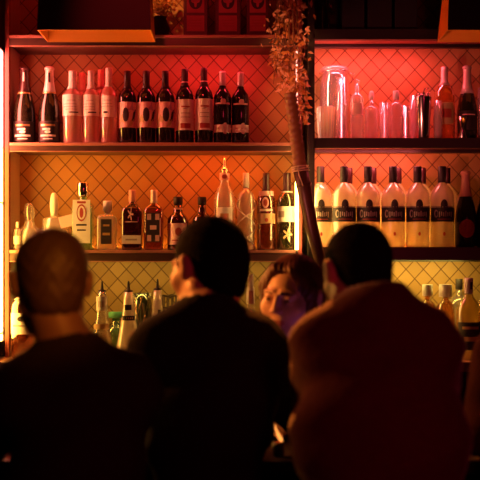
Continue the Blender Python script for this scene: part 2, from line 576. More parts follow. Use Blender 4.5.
def poly_patch(bm, r, pts, mat):
    """polygon given in (angle, z) on a cylinder, as rings of quads round its middle so that it follows the curve"""
    ca, cz_ = sum(p[0] for p in pts) / len(pts), sum(p[1] for p in pts) / len(pts)
    P3 = lambda a, z: (r * math.cos(a - math.pi / 2), r * math.sin(a - math.pi / 2), z)
    rings = [[bm.verts.new(P3(ca + (a - ca) * f, cz_ + (z - cz_) * f)) for a, z in pts] for f in (1.0, .66, .33)]
    mid = bm.verts.new(P3(ca, cz_))
    n = len(pts)
    for A, B in zip(rings, rings[1:]):
        for k in range(n):
            bm.faces.new((A[k], A[(k + 1) % n], B[(k + 1) % n], B[k])).material_index = mat
    for k in range(n):
        bm.faces.new((rings[-1][k], rings[-1][(k + 1) % n], mid)).material_index = mat


def make_label(parent, R0, z0, z1, a, mats, marks=(), square=False, name='paper_label'):
    """mats[0] = paper; marks = (shape, u, v, su, sv, mat) in label fractions (u -1..1, v 0..1)"""
    bm = BM()
    r = R0 + 0.0007
    H = z1 - z0
    if square:                                   # flat label on a square bottle
        hw = R0 * math.sin(min(a, 1.2))
        def P(u, v, k):
            return (u * hw, -(r + 0.0005 * k), z0 + v * H)
        def quad(u0, u1, v0, v1, mi, k):
            f = bm.faces.new([bm.verts.new(P(*q, k)) for q in ((u0, v0), (u1, v0), (u1, v1), (u0, v1))]); f.material_index = mi
        def poly(pts, mi, k):
            f = bm.faces.new([bm.verts.new(P(*q, k)) for q in pts]); f.material_index = mi
    else:
        def quad(u0, u1, v0, v1, mi, k):
            arc_patch(bm, r + 0.0005 * k, z0 + v0 * H, z0 + v1 * H, u0 * a, u1 * a, mi, max(2, int(10 * (u1 - u0) / 2)))
        def poly(pts, mi, k):
            poly_patch(bm, r + 0.0006 * k, [(p[0] * a, z0 + p[1] * H) for p in pts], mi)
    if mats[0] is not None:
        quad(-1, 1, 0, 1, 0, 0)
    for i, (shp, uu, vv, su, sv, mi) in enumerate(marks):
        if shp == 'rect':
            quad(uu - su, uu + su, vv - sv, vv + sv, mi, 1 + 0.1 * i)
        elif shp == 'disc':
            poly([(uu + su * math.cos(t), vv + sv * math.sin(t)) for t in [2 * math.pi * k / 16 for k in range(16)]], mi, 1.5 + 0.1 * i)
        elif shp == 'flower':
            poly([(uu + su * (0.55 + 0.45 * math.cos(5 * t)) * math.cos(t), vv + sv * (0.55 + 0.45 * math.cos(5 * t)) * math.sin(t)) for t in [2 * math.pi * k / 40 for k in range(40)]], mi, 1.5 + 0.1 * i)
        elif shp == 'tri':
            poly([(uu - su, vv - sv), (uu + su, vv - sv), (uu + su * 0.2, vv + sv)], mi, 1.5 + 0.1 * i)
        elif shp == 'leaf':
            poly([(uu - su, vv - sv), (uu + su * 0.1, vv - sv * 0.6), (uu + su, vv + sv), (uu - su * 0.3, vv + sv * 0.5)], mi, 1.5 + 0.1 * i)
    ms = [m for m in mats]
    if ms[0] is None:
        ms[0] = 'paper'
    return obj(name, bm, ms, parent)


WORDS = lambda mi: [('rect', -0.1, .78, .45, .035, mi), ('rect', .05, .64, .3, .02, mi), ('rect', 0, .3, .4, .02, mi), ('rect', 0, .2, .28, .015, mi)]


def bottle(kind, name, label, px, wpx, top, zb, Y=4.475, body='wine', cap='foil_dark', labels=(), sq=False, cat='bottle',
           group=None, capz=None, capr=None, cap_style='capsule', rz=0.0, base=None):
    zt = Z(top, Y)
    h = zt - zb
    r = wpx / 2.0 * Y / FOC
    if sq:
        r *= 0.96
    prof, cz, cr = PROF[kind]
    cz = capz or cz
    cr = capr or cr
    t = thing(name, label, cat, (X(px, Y), Y, zb + 0.0004), rz, group)
    top_f = .99 if cap_style != 'none' else 1.0
    bm = BM()
    pr = [(a * r, bb * h * (1 if cap_style != 'cork_ball' else .9)) for a, bb in prof if not (cap_style in ('cap', 'cork_ball', 'square_cork') and bb > cz + .001 and bb < .98)]
    if cap_style in ('cap', 'cork_ball', 'square_cork'):
        pr = [q for q in pr if q[1] < (cz * h)] + [(pr[-1][0], cz * h)]
    elif cap_style in ('pourer',):
        pr = [q for q in pr if q[1] < .80 * h] + [(prof[-1][0] * r, .86 * h)]
    sqs = None
    if sq:
        sqs = [7.0 if q[0] > .62 * r else 2.0 for q in pr]
    add_lathe(bm, pr, 28 if not sq else 40, 0, sqs)
    obj('bottle_body', bm, body, t)
    # neck, foil, cap
    bm = BM()
    if cap_style == 'capsule':
        z0 = cz * h
        pts = []
        for k in range(6):
            f = cz + (1 - cz) * k / 5
            # follow the body
            rr = np.interp(f, [q[1] for q in prof], [q[0] for q in prof]) * r + 0.0009
            pts.append((rr, f * h))
        pts[-1] = (pts[-2][0] * 1.02, h * .995)
        pts.append((pts[-1][0] * .8, h))
        add_lathe(bm, pts, 20)
        if kind == 'champagne':
            add_lathe(bm, [(.40 * r, h * .955), (.47 * r, h * .962), (.47 * r, h * .975), (.43 * r, h * .99), (.2 * r, h * 1.003)], 20)
        obj('foil_capsule', bm, cap, t)
    elif cap_style == 'cap':
        add_lathe(bm, [(cr * r * .96, cz * h + .0003), (cr * r, cz * h + .001), (cr * r, h * .992), (cr * r * .92, h)], 22)
        obj('cap', bm, cap, t)
    elif cap_style == 'square_cork':
        add_lathe(bm, [(cr * r * .8, cz * h + .0003), (cr * r * .8, cz * h + .006), (cr * r * 1.2, cz * h + .008), (cr * r * 1.2, h * .985), (cr * r * 1.1, h)], 20)
        obj('stopper', bm, cap, t)
    elif cap_style == 'cork_ball':
        hh = h - cz * h
        add_lathe(bm, [(cr * r * .7, cz * h + .0003)] + [(cr * r * (0.75 + .25 * math.sin(math.pi * k / 7)), cz * h + hh * (k + .5) / 8.5) for k in range(8)] + [(cr * r * .45, h)], 20)
        obj('stopper', bm, cap, t)
    elif cap_style == 'pourer':
        pn = prof[-1][0] * r
        add_lathe(bm, [(pn * .9, .86 * h + .0003), (pn * .95, .865 * h), (pn * .9, .88 * h), (pn * .40, .888 * h), (pn * .32, .93 * h), (pn * .24, .98 * h), (pn * .12, h)], 14)
        obj('pourer', bm, cap, t)
    elif cap_style == 'none':
        bm.free()
    for L in labels:
        z0, z1, a, mats = L[:4]
        marks = L[4] if len(L) > 4 else ()
        zm = (z0 + z1) / 2
        lo = [np.interp(f, [q[1] for q in prof], [q[0] for q in prof]) for f in (z0, z1)]
        R0 = max(lo) * r
        if zm > .78:
            R0 += 0.002
        make_label(t, R0, z0 * h, z1 * h, a, list(mats), marks, square=sq and zm < .68, name='paper_label' if zm < .7 else 'neck_label')
    return t


YF, YB = 4.475, 4.565
# --- upper left shelf: champagne, rosé and red wines
CH = lambda: [(.02, .28, 1.25, ('ink', 'paper', 'gold'), [('rect', 0, .80, .55, .05, 2), ('rect', -.1, .60, .3, .05, 1), ('disc', 0, .46, .22, .08, 1), ('rect', .0, .28, .6, .05, 1), ('rect', 0, .12, .35, .03, 1)]),
              (.645, .665, 1.5, ('gold',)), (.80, .93, .25, (None, 'paper'), [('rect', 0, .5, .6, .45, 1)])]
bottle('champagne', 'champagne_bottle', 'dark champagne bottle at the far left end of the upper shelf', 24.5, 22, 67.5, S1, body='champ', labels=CH(), group='champagne bottles on the upper shelf')
bottle('champagne', 'champagne_bottle', 'champagne bottle with crinkled pale foil top, second from left on upper shelf', 49.5, 21.5, 67, S1, body='champ', cap='foil_pale',
       labels=[CH()[0], CH()[1], (.78, .92, .4, (None, 'ink'), [('rect', .3, .5, .5, .45, 1)])], group='champagne bottles on the upper shelf')
RW = [(.37, .66, 1.35, ('paper', 'ink_grey', 'ink'), [('rect', -.1, .55, .5, .012, 1), ('rect', -.1, .42, .5, .012, 1), ('rect', 0, .3, .45, .012, 1), ('rect', .2, .16, .35, .028, 2), ('rect', 0, .72, .3, .015, 1)])]
bottle('bordeaux', 'wine_bottle', 'leftmost pale rosé wine bottle with cream label beside the champagne', 72.5, 20, 71, S1, body='rose', cap='foil_white', labels=RW, group='rosé bottles on the upper shelf')
bottle('bordeaux', 'wine_bottle', 'pale rosé wine bottle with cream label in the middle of the three front ones', 91.0, 17.5, 71, S1, body='rose', cap='foil_white', labels=RW, group='rosé bottles on the upper shelf')
RW2 = [(.34, .62, 1.35, ('paper', 'ink_grey', 'ink'), [('rect', -.1, .62, .5, .012, 1), ('rect', -.1, .5, .5, .012, 1), ('disc', -.2, .22, .22, .05, 2), ('rect', 0, .78, .3, .015, 1)])]
bottle('bordeaux', 'wine_bottle', 'tallest rosé wine bottle, right of the pale rosés next to the dark reds', 108.8, 17.2, 68, S1, body='rose', cap='foil_white', labels=RW2, group='rosé bottles on the upper shelf')
bottle('bordeaux', 'wine_bottle', 'rosé bottle in the back row, its neck showing between the left two rosés', 82.0, 18, 73, S1, YB, body='rose', cap='foil_salmon', labels=RW, group='rosé bottles on the upper shelf')
bottle('bordeaux', 'wine_bottle', 'rosé bottle in the back row, its neck showing left of the tallest rosé', 101.0, 18, 70, S1, YB, body='rose', cap='foil_salmon', labels=RW, group='rosé bottles on the upper shelf')
def ART(k):
    return [(.21, .56, 1.45, ('paper_pink', 'paper_mauve', 'paper_ochre', 'ink', 'paper'),
             [('tri', .35, .8, .6, .22, 1), ('leaf', -.2, .35, .55, .3, 2), ('disc', -.05 + .1 * k, .5, .24, .28, 3), ('leaf', .62, .45, .25, .3, 3), ('rect', -.75, .5, .2, .48, 4 if k else 0), ('leaf', .4, .2, .3, .2, 2)])]
bottle('bordeaux', 'wine_bottle', 'red wine bottle with colourful art label beside the rosés', 127.3, 18, 71, S1, labels=ART(0), group='art label red wines')
bottle('bordeaux', 'wine_bottle', 'red wine bottle with colourful art label, the middle of that trio', 146.3, 18.5, 71, S1, labels=ART(1), group='art label red wines')
bottle('bordeaux', 'wine_bottle', 'red wine bottle with colourful art label, next to the tall white labels', 165.3, 18.5, 71, S1, labels=ART(1.5), group='art label red wines')
def WHT(k):
    return [(.17, .58, 1.35, ('paper', 'ink_red', 'ink_grey'), [('rect', .1, .76, .35, .025, 1), ('leaf', .1, .70, .25, .03, 2), ('rect', .1, .55, .4, .012, 2), ('rect', .1, .42, .4, .012, 2), ('rect', .1, .14, .42, .08, 1)]),
            (.81, .825, 1.4, ('paper_pink',))]
bottle('bordeaux', 'wine_bottle', 'red wine bottle with tall white label, left one of the pair', 184.8, 18, 69, S1, labels=WHT(0), group='tall white label red wines')
bottle('bordeaux', 'wine_bottle', 'red wine bottle with tall white label, right one of the pair', 204.0, 18, 68, S1, labels=WHT(1), group='tall white label red wines')
def WAVY():
    return [(.13, .27, 1.3, (None, 'paper', 'ink_red'), [('flower', 0, .5, .95, .6, 1), ('rect', 0, .5, .85, .38, 1), ('rect', 0, .5, .5, .06, 2)]),
            (.50, .62, 1.2, (None, 'paper_pink', 'ink_red'), [('rect', 0, .35, .75, .10, 1), ('disc', .1, .6, .25, .3, 1)])]
bottle('bordeaux', 'wine_bottle', 'red wine bottle with wavy cream label, left one of two', 222.5, 18, 71.5, S1, cap='foil_pale', labels=WAVY(), capz=.80, group='wavy label red wines')
bottle('bordeaux', 'wine_bottle', 'red wine bottle with wavy cream label, last one at the right end of the row', 240.5, 17.5, 72.5, S1, cap='foil_pale', labels=WAVY(), capz=.80, group='wavy label red wines')

# --- middle left shelf: spirits
bottle('slim', 'liquor_bottle', 'yellowish clear bottle at the very end of the middle shelf beside the light column', 17.5, 8, 222, S2, 4.452, body='clear_soft', cap='foil_white', cap_style='cap', labels=[(.2, .5, 1.1, ('paper',))])
d = bottle('decanter', 'decanter', 'round glass decanter with faceted stopper at left of the middle shelf', 29.5, 25, 203, S2, 4.50, body='clear_soft', cap='clear', cap_style='cork_ball', capz=.62, capr=.46, cat='decanter')
bottle('round', 'liquor_bottle', 'clear bottle with tall rounded pale stopper left of the green gin bottle', 54, 23, 193, S2, 4.50, body='clear_soft', cap='foil_white', cap_style='cork_ball', capz=.60, capr=.36)
bottle('square', 'gin_bottle', 'pale green gin bottle with round emblem label on the middle shelf', 83, 21.5, 183, S2, body='green', cap='steel', cap_style='cap', capz=.80, capr=.55, sq=True,
       labels=[(.10, .74, 1.0, ('paper_white', 'ink_red', 'paper', 'ink'), [('disc', 0, .70, .55, .2, 1), ('disc', 0, .70, .46, .16, 2), ('disc', 0, .70, .22, .12, 1), ('rect', 0, .94, .5, .025, 1), ('rect', 0, .42, .6, .02, 3), ('rect', 0, .3, .5, .015, 3)])])
bottle('square', 'liquor_bottle', 'small square bottle with pale cork stopper right of the green gin bottle', 107.5, 21, 201, S2, body='clear_soft', cap='foil_white', cap_style='square_cork', capz=.76, capr=.38, sq=True,
       labels=[(.12, .62, .55, ('ink', 'gold'), [('rect', 0, .4, .7, .05, 1), ('rect', 0, .75, .6, .04, 1)])])
bottle('round', 'liquor_bottle', 'dark red spirit bottle with pale flower emblem and cream band', 132.3, 21, 190, S2, body='dark_red', cap='foil_salmon', capz=.80, sq=True,
       labels=[(.10, .24, 1.2, ('paper', 'ink_grey'), [('rect', 0, .5, .6, .1, 1)]), (.45, .70, .9, (None, 'paper_pink'), [('flower', -.1, .55, .42, .45, 1), ('rect', .0, .05, .8, .03, 1)])])
bottle('round', 'liquor_bottle', 'square bottle with four white printed blocks and twin pale neck lines', 154, 20, 190, S2, body='brown', cap='foil_pale', capz=.78, sq=True,
       labels=[(.12, .62, 1.0, (None, 'paper_pink', 'ink'), [('rect', 0, .5, .85, .48, 2), ('rect', -.5, .15, .25, .1, 1), ('rect', .5, .15, .25, .1, 1), ('rect', 0, .5, .4, .07, 1), ('rect', -.5, .85, .25, .1, 1), ('rect', .5, .85, .25, .1, 1), ('rect', .85, .5, .06, .3, 1)])])
bottle('jug', 'liquor_bottle', 'round shouldered dark bottle with pink label left of the middle man', 178, 21.5, 197, S2, body='dark_red', cap='ink', cap_style='cap', capz=.86, capr=.44,
       labels=[(.10, .50, 1.0, ('paper_pink', 'ink_red'), [('disc', .1, .6, .3, .2, 1), ('rect', 0, .2, .5, .03, 1)]), (.76, .79, 1.4, ('paper_pink',))])
bottle('jug', 'liquor_bottle', 'dark bottle mostly hidden behind the head of the middle man', 202, 20, 197, S2, body='dark_red', cap='ink', cap_style='cap', capz=.86, capr=.44, labels=[(.10, .5, 1.0, ('paper_ochre',))])
bottle('jug', 'liquor_bottle', 'clear bottle with thin steel pourer right above the head of the middle man', 224.5, 21.5, 158, S2, body='clear_soft', cap='steel', cap_style='pourer',
       labels=[(.12, .46, .8, ('paper_white', 'gold'), [('rect', 0, .5, .5, .3, 1)]), (.745, .84, 1.3, (None, 'paper_pink', 'ink_red'), [('rect', 0, .5, .9, .4, 1), ('disc', 0, .5, .4, .25, 2)])])
b_ = bottle('slim', 'liquor_bottle', 'clear bottle wound with white lattice netting and tall white cap', 246.0, 18, 173, S2, body='cream_spirit', cap='foil_white', cap_style='cap', capz=.80, capr=.36)
r_ = 18 / 2 * YF / FOC + .0015
bm = BM()
hh = Z(173, YF) - S2
for s in (-1, 1):
    for p0 in (0, math.pi):
        pts = []
        for k in range(41):
            a = p0 + s * (k / 40) * math.pi * 2.2
            z = .004 + k / 40 * hh * .62
            pts.append((r_ * math.cos(a), r_ * math.sin(a), z))
        pts += [(r_ * .6 * math.cos(a), r_ * .6 * math.sin(a), hh * .72), (r_ * .36 * math.cos(a), r_ * .36 * math.sin(a), hh * .77)]
        add_tube(bm, pts, .0030, 6)
obj('netting', bm, 'paper_white', b_)
bottle('round', 'liquor_bottle', 'amber whisky bottle with dark neck and round seal label', 266.2, 19, 173, S2, body='brown', cap='foil_dark', capz=.74,
       labels=[(.34, .47, 1.2, ('paper_ochre', 'ink_red'), [('disc', 0, .35, .15, .2, 1)]), (.5, .68, 1.0, (None, 'paper_pink', 'ink_red', 'paper'), [('disc', -.1, .6, .35, .4, 1), ('disc', -.1, .6, .22, .25, 2), ('rect', 0, .08, .7, .08, 3)]), (.70, .76, 1.2, ('paper_pink',))])
bottle('bordeaux', 'wine_bottle', 'dark green bottle with bright white label beside the bamboo pole', 287, 20.5, 173, S2, body='olive', cap='foil_dark', capz=.74,
       labels=[(.36, .56, 1.2, ('paper_white', 'ink_grey'), [('rect', -.55, .5, .3, .2, 1)]), (.10, .30, 1.0, (None, 'paper_ochre'), [('flower', 0, .5, .5, .45, 1)]), (.74, .76, 1.4, ('paper',))])
# the pink card leaning between the bottles
cd = thing('price_card', 'tilted pink card stuck between bottles left of the green gin bottle', 'card', (X(67.5, 4.445), 4.445, S2))
bm = BM(); add_box(bm, (-.034, -.0008, -.024), (.034, .0008, .024)); 
o = obj('card_face', bm, 'card', cd, (0, 0, Z(221, 4.445) - S2)); o.rotation_euler = (0, R(-14), 0)
bm = BM(); add_tube(bm, [(0, .004, .0005), (0, .004, .12)], .0015, 6); obj('holder', bm, 'steel', cd)

# --- middle right shelf: seven cream gin bottles in front, more behind, one champagne
GIN = [(.31, .50, 1.3, ('ink', 'ink_grey', 'ink_red'), [('disc', -.52, .52, .13, .26, 1), ('disc', -.49, .52, .08, .17, 0), ('rect', -.40, .52, .05, .10, 0)] + [('rect', -.30 + .13 * q, .47 + .04 * (q % 2), .035, .13 + .05 * (q % 3 == 0), 1) for q in range(7)] + [('rect', .02, .16, .45, .025, 2), ('rect', 0, .95, .9, .02, 1)]),
       (.50, .585, .36, (None, 'ink'), [('disc', 0, .2, .8, .80, 1)]), (.12, .2, .3, (None, 'ink_red'), [('disc', 0, .5, .35, .3, 1)])]
GL = ['brightly lit white gin bottle at the left end next to the dark post', 'cream gin bottle second from the dark post', 'cream gin bottle third from the dark post above the right man',
      'cream gin bottle right of the one above the right man', 'cream gin bottle second left of the red oval champagne', 'cream gin bottle standing next to the red oval champagne']
for (px, wpx), lab in zip(((320.5, 23), (344, 24), (368, 24), (393, 24), (417.5, 24), (442, 24)), GL):
    bottle('gin', 'gin_bottle', lab, px, wpx, 166.5, Q2, 4.472 if px > 330 else 4.525, body='milk' if px < 330 else 'cream_spirit', cap='ink', cap_style='cap', capz=.80, capr=.34, labels=GIN, group='cream gin bottles')
GB = ['gin bottle in the back row behind the second cream one', 'gin bottle in the back row behind the third cream one', 'gin bottle in the back row behind the fourth cream one',
      'gin bottle in the back row behind the fifth cream one', 'gin bottle in the back row behind the one next to the champagne']
for px, lab in zip((349, 373, 398, 422.5, 447), GB):
    bottle('gin', 'gin_bottle', lab, px, 21, 168, Q2, 4.572, body='cream_spirit', cap='foil_dark', cap_style='cap', capz=.80, capr=.34, group='back row gin bottles')
OV = [(.12, .36, 1.0, (None, 'ink_red', 'paper_pink'), [('disc', -.05, .5, .75, .5, 1)])]
bottle('champagne', 'champagne_bottle', 'dark champagne bottle with salmon foil and red oval label', 465.5, 21.5, 171, Q2, body='champ', cap='foil_salmon', labels=OV, capz=.66)
bottle('champagne', 'champagne_bottle', 'dark champagne bottle cut off by the right edge of the photo, middle shelf', 486.5, 21, 171, Q2, body='champ', cap='foil_salmon', labels=OV, capz=.66)

# --- upper right shelf: glassware
def vessel(name, label, cat, px, wpx, top, zb, Y, prof, mat, thick=.0025, wall=True, seg=28):
    """open glass: outer and inner skin"""
    h = Z(top, Y) - zb
    r = wpx / 2 * Y / FOC
    t = thing(name, label, cat, (X(px, Y), Y, zb + .0004))
    outer = [(a * r, b_ * h) for a, b_ in prof]
    inner = [(max(a * r - thick, .001), max(b_ * h, thick * 2)) for a, b_ in prof][::-1]
    bm = BM()
    add_lathe(bm, outer + inner, seg, 0)
    o = obj('glass_body', bm, mat, t)
    return t, r, h


jar, r_, h_ = vessel('glass_jar', 'big clear glass jar with clamp lid at the left end of the upper right shelf', 'jar', 334.5, 30, 72, Q1, 4.568,
                     [(.9, 0), (1, .03), (1, .82), (.95, .88), (.86, .92), (.86, 1.0)], 'clear')
bm = BM(); add_lathe(bm, [(.90 * r_, h_ + .0005), (.96 * r_, h_ + .004), (.96 * r_, h_ + .013), (.80 * r_, h_ + .020), (.3 * r_, h_ + .024)], 28)
lid = obj('lid', bm, 'clear_soft', jar)
bm = BM()
add_tube(bm, [(r_ * 1.0 * math.cos(a), r_ * 1.0 * math.sin(a), h_ - .004) for a in [2 * math.pi * k / 32 for k in range(33)]], .0022, 6)
add_tube(bm, [(r_ * .9, -.01, h_ - .006), (r_ * 1.25, -.012, h_ - .008), (r_ * 1.1, -.012, h_ - .05)], .002, 6)
obj('wire_clamp', bm, 'steel', jar)
vessel('tall_glass', 'tall narrow clear glass standing in front of the big jar', 'glass', 341.5, 10, 78, Q1, 4.452, [(.9, 0), (1, .02), (1, 1)], 'clear')
t, r_, h_ = vessel('tumbler', 'pale ribbed tumbler in front of the big glass jar', 'glass', 326.0, 17.5, 107, Q1, 4.457, [(.78, 0), (.82, .02), (1, 1)], 'milk')
bm = BM()
for k in range(14):
    a = 2 * math.pi * k / 14
    add_tube(bm, [(r_ * .83 * math.cos(a), r_ * .83 * math.sin(a), .004), (r_ * 1.005 * math.cos(a), r_ * 1.005 * math.sin(a), h_ * .98)], .0022, 6)
obj('rib', bm, 'wood_pale', t)
bottle('slim', 'clear_bottle', 'clear bottle with slim neck just right of the big jar', 357, 13.5, 80, Q1, body='clear_soft', cap='clear', cap_style='cap', capz=.93, capr=.42, labels=[(.40, .60, .8, ('paper_pink',))])
bottle('slim', 'clear_bottle', 'small clear bottle with round pale stopper, second right of the big jar', 371.5, 15, 91, Q1, 4.49, body='clear_soft', cap='foil_white', cap_style='cork_ball', capz=.80, capr=.36)
vessel('tall_glass', 'tall clear highball glass left of the short neck bottle', 'glass', 384.5, 11, 103, Q1, 4.455, [(.85, 0), (.9, .02), (1, 1)], 'clear_soft')
bottle('slim', 'clear_bottle', 'small clear bottle with pale stopper left of the cocktail shaker', 396, 13.5, 91, Q1, body='clear_soft', cap='foil_white', cap_style='cap', capz=.82, capr=.46)
vessel('tall_glass', 'short clear highball glass second left of the cocktail shaker', 'glass', 405.5, 9, 106, Q1, 4.455, [(.85, 0), (.9, .02), (1, 1)], 'clear')
vessel('tall_glass', 'clear highball glass right against the cocktail shaker', 'glass', 413, 7, 96, Q1, 4.49, [(.9, 0), (.95, .02), (1, 1)], 'clear_soft')
# cocktail shaker with a strainer coil
sk = thing('cocktail_shaker', 'dark steel mixing tin with a wire strainer on top', 'shaker', (X(423, 4.465), 4.465, Q1 + .0004))
h_ = Z(97, 4.465) - Q1
bm = BM(); add_lathe(bm, [(.025, 0), (.027, .003), (.0355, h_ - .004), (.0365, h_), (.033, h_), (.023, .006)], 28); obj('tin', bm, 'steel', sk)
bm = BM()
pts = []
for k in range(121):
    a = 2 * math.pi * k / 10
    A = 2 * math.pi * k / 120
    pts.append(((.022 + .006 * math.cos(a)) * math.cos(A), (.022 + .006 * math.cos(a)) * math.sin(A), h_ + .010 + .006 * math.sin(a)))
add_tube(bm, pts, .0011, 5)
add_lathe(bm, [(.029, h_ + .001), (.031, h_ + .002), (.031, h_ + .0035), (.005, h_ + .004)], 24)
add_tube(bm, [(0, 0, h_ + .006), (.006, 0, h_ + .034), (.024, .0, h_ + .036)], .0025, 6)
obj('strainer', bm, 'steel', sk)
# swing-top bottle with orange liqueur, a glass in front
sw = bottle('round', 'liquor_bottle', 'clear swing top bottle of orange liqueur right of the mixing tin', 444.5, 20, 67, Q1, 4.50, body='amber_liq', cap='foil_pale', capz=.74,
            labels=[(.2, .5, .9, ('paper_ochre', 'ink_red'), [('rect', 0, .5, .6, .2, 1)])])
bm = BM()
hs = (Z(67, 4.5) - Q1) * .70
add_tube(bm, [(.006 + .022 * math.cos(a), -.02, hs + .012 * math.sin(a)) for a in [2 * math.pi * k / 20 for k in range(21)]], .0016, 6)
obj('wire_bail', bm, 'steel', sw)
vessel('tall_glass', 'clear stemless glass in front of the orange liqueur bottle', 'glass', 438.0, 9.5, 101, Q1, 4.452, [(.7, 0), (.9, .02), (1, .5), (.85, 1)], 'clear_soft')
bottle('champagne', 'champagne_bottle', 'dark champagne bottle with crumpled pale foil on the upper right shelf', 467, 20, 66, Q1, 4.50, body='champ', cap='foil_pale', capz=.62,
       labels=[(.12, .38, 1.1, ('ink', 'paper_pink'), [('rect', 0, .8, .6, .03, 1)])])
jg = thing('jigger', 'double cone steel jigger in front of the crumpled foil champagne', 'jigger', (X(462.5, 4.45), 4.45, Q1 + .0004))
h_ = Z(117, 4.45) - Q1
bm = BM(); add_lathe(bm, [(.019, 0), (.020, .001), (.006, h_ * .5), (.021, h_), (.019, h_), (.004, h_ * .55)], 24); obj('cup', bm, 'steel', jg)
vessel('tall_glass', 'clear glass at the right end of the upper shelf beyond the champagne', 'glass', 483, 11, 88, Q1, 4.47, [(.85, 0), (.9, .02), (1, 1)], 'clear_soft')

# --- back counter: bottles with pourers
bottle('round', 'liquor_bottle', 'square shouldered bottle with big pale label behind the left man', 24, 25, 277, BC, 4.40, body='brown', cap='foil_white', capz=.72,
       labels=[(.30, .56, 1.3, ('paper_white', 'ink', 'ink_grey'), [('disc', 0, .72, .28, .12, 1), ('rect', 0, .4, .6, .04, 2)])])
TP = [(.62, .80, 1.4, (None, 'paper_white', 'ink_red'), [('rect', 0, .5, 1, .5, 1), ('rect', 0, .45, .35, .22, 2)]), (.38, .45, 1.2, ('paper_ochre',))]
bottle('taper', 'liquor_bottle', 'tapered bottle with pourer and red mark on its neck right of the left man', 102, 22, 281, BC, 4.36, body='clear_full', cap='ink', cap_style='pourer', labels=TP)
TP2 = [(.63, .70, 1.2, (None, 'ink'), [('rect', 0, .5, .5, .5, 1)]), (.50, .56, 1.2, (None, 'ink', 'paper_ochre'), [('rect', .1, .5, .75, .5, 1), ('rect', .2, .5, .35, .2, 2)])]
bottle('taper', 'liquor_bottle', 'white tapered bottle with black marks and pourer between left and middle men', 128.5, 25, 281, BC, 4.33, body='milk', cap='ink', cap_style='pourer', labels=TP2)
bottle('taper', 'liquor_bottle', 'tapered bottle with dark pourer just left of the middle man', 157.5, 22, 279, BC, 4.36, body='milk', cap='ink', cap_style='pourer', labels=[(.46, .62, 1.0, (None, 'ink'), [('rect', .3, .5, .2, .5, 1)])])
t, r_, h_ = vessel('cut_glass', 'round cut glass pitcher between the pourer bottles', 'glass', 142, 21, 293, BC, 4.53, [(.6, 0), (.85, .08), (1, .5), (.9, .8), (.8, 1)], 'olive')
bm = BM()
for s in (-1, 1):
    for k in range(8):
        a0 = 2 * math.pi * k / 8
        add_tube(bm, [((r_ * np.interp(f, [0, .08, .5, .8, 1], [.6, .85, 1, .9, .8]) + .0008) * math.cos(a0 + s * f * 1.8), (r_ * np.interp(f, [0, .08, .5, .8, 1], [.6, .85, 1, .9, .8]) + .0008) * math.sin(a0 + s * f * 1.8), f * h_) for f in [i / 10 for i in range(11)]], .0016, 5)
obj('cut_pattern', bm, 'amber_liq', t)
bk = thing('wire_basket', 'low dark basket behind the pourer bottle left of the middle man', 'basket', (X(168, 4.53), 4.53, BC + .0004))
h_ = Z(295, 4.53) - BC
bm = BM()
for k in range(6):
    z = .004 + (h_ - .008) * k / 5
    rr = .038 + .012 * k / 5
    add_tube(bm, [(rr * math.cos(a), rr * math.sin(a), z + .004 * math.sin(6 * a)) for a in [2 * math.pi * j / 24 for j in range(25)]], .004, 6)
for k in range(16):
    a = 2 * math.pi * k / 16
    add_tube(bm, [(.036 * math.cos(a), .036 * math.sin(a), .002), (.051 * math.cos(a), .051 * math.sin(a), h_)], .003, 5)
add_lathe(bm, [(.034, .001), (.036, .004), (.002, .005)], 16)
obj('wickerwork', bm, 'bamboo_dark', bk)
bottle('jug', 'liquor_bottle', 'squat green bottle low between the left and middle men', 116, 19, 312, BC, 4.50, body='green', cap='label_green', cap_style='cap', capz=.86, capr=.8)
bottle('taper', 'liquor_bottle', 'slim bottle with pale cap and dark stripe between middle man and barmaid', 250.5, 18, 274, BC, 4.44, body='clear_full', cap='foil_white', cap_style='cap', capz=.84, capr=.36,
       labels=[(.64, .84, 1.2, (None, 'ink_red', 'paper'), [('rect', 0, .5, 1, .5, 2), ('rect', .1, .4, .4, .4, 1)])])
bottle('slim', 'liquor_bottle', 'pale capped bottle just above the right shoulder of the right man', 427.5, 17, 284.5, BC, 4.46, body='amber_liq', cap='foil_white', cap_style='cap', capz=.84, capr=.62)
bottle('slim', 'liquor_bottle', 'pale capped bottle second along behind the right man', 445.5, 18, 284.5, BC, 4.44, body='amber_liq', cap='foil_white', cap_style='cap', capz=.83, capr=.72)
bottle('slim', 'liquor_bottle', 'dark necked bottle behind and left of the big yellow bottle', 459, 20, 279, BC, 4.55, body='clear_full', cap='ink', cap_style='cap', capz=.86, capr=.36)
bottle('bordeaux', 'liquor_bottle', 'big yellow bottle with dark label in the gap right of the right man', 468.5, 24, 278, BC, 4.34, body='yellow_liq', cap='foil_white', capz=.80,
       labels=[(.12, .46, 1.2, ('ink', 'paper_ochre'), [('rect', 0, .8, .6, .05, 1), ('rect', 0, .4, .5, .08, 1)]), (.86, .95, .7, (None, 'ink'), [('rect', .6, .5, .4, .5, 1)])])
bottle('slim', 'liquor_bottle', 'dark capped bottle at the right edge beside the big yellow bottle', 487, 22, 279, BC, 4.42, body='amber_liq', cap='ink', cap_style='cap', capz=.84, capr=.5)

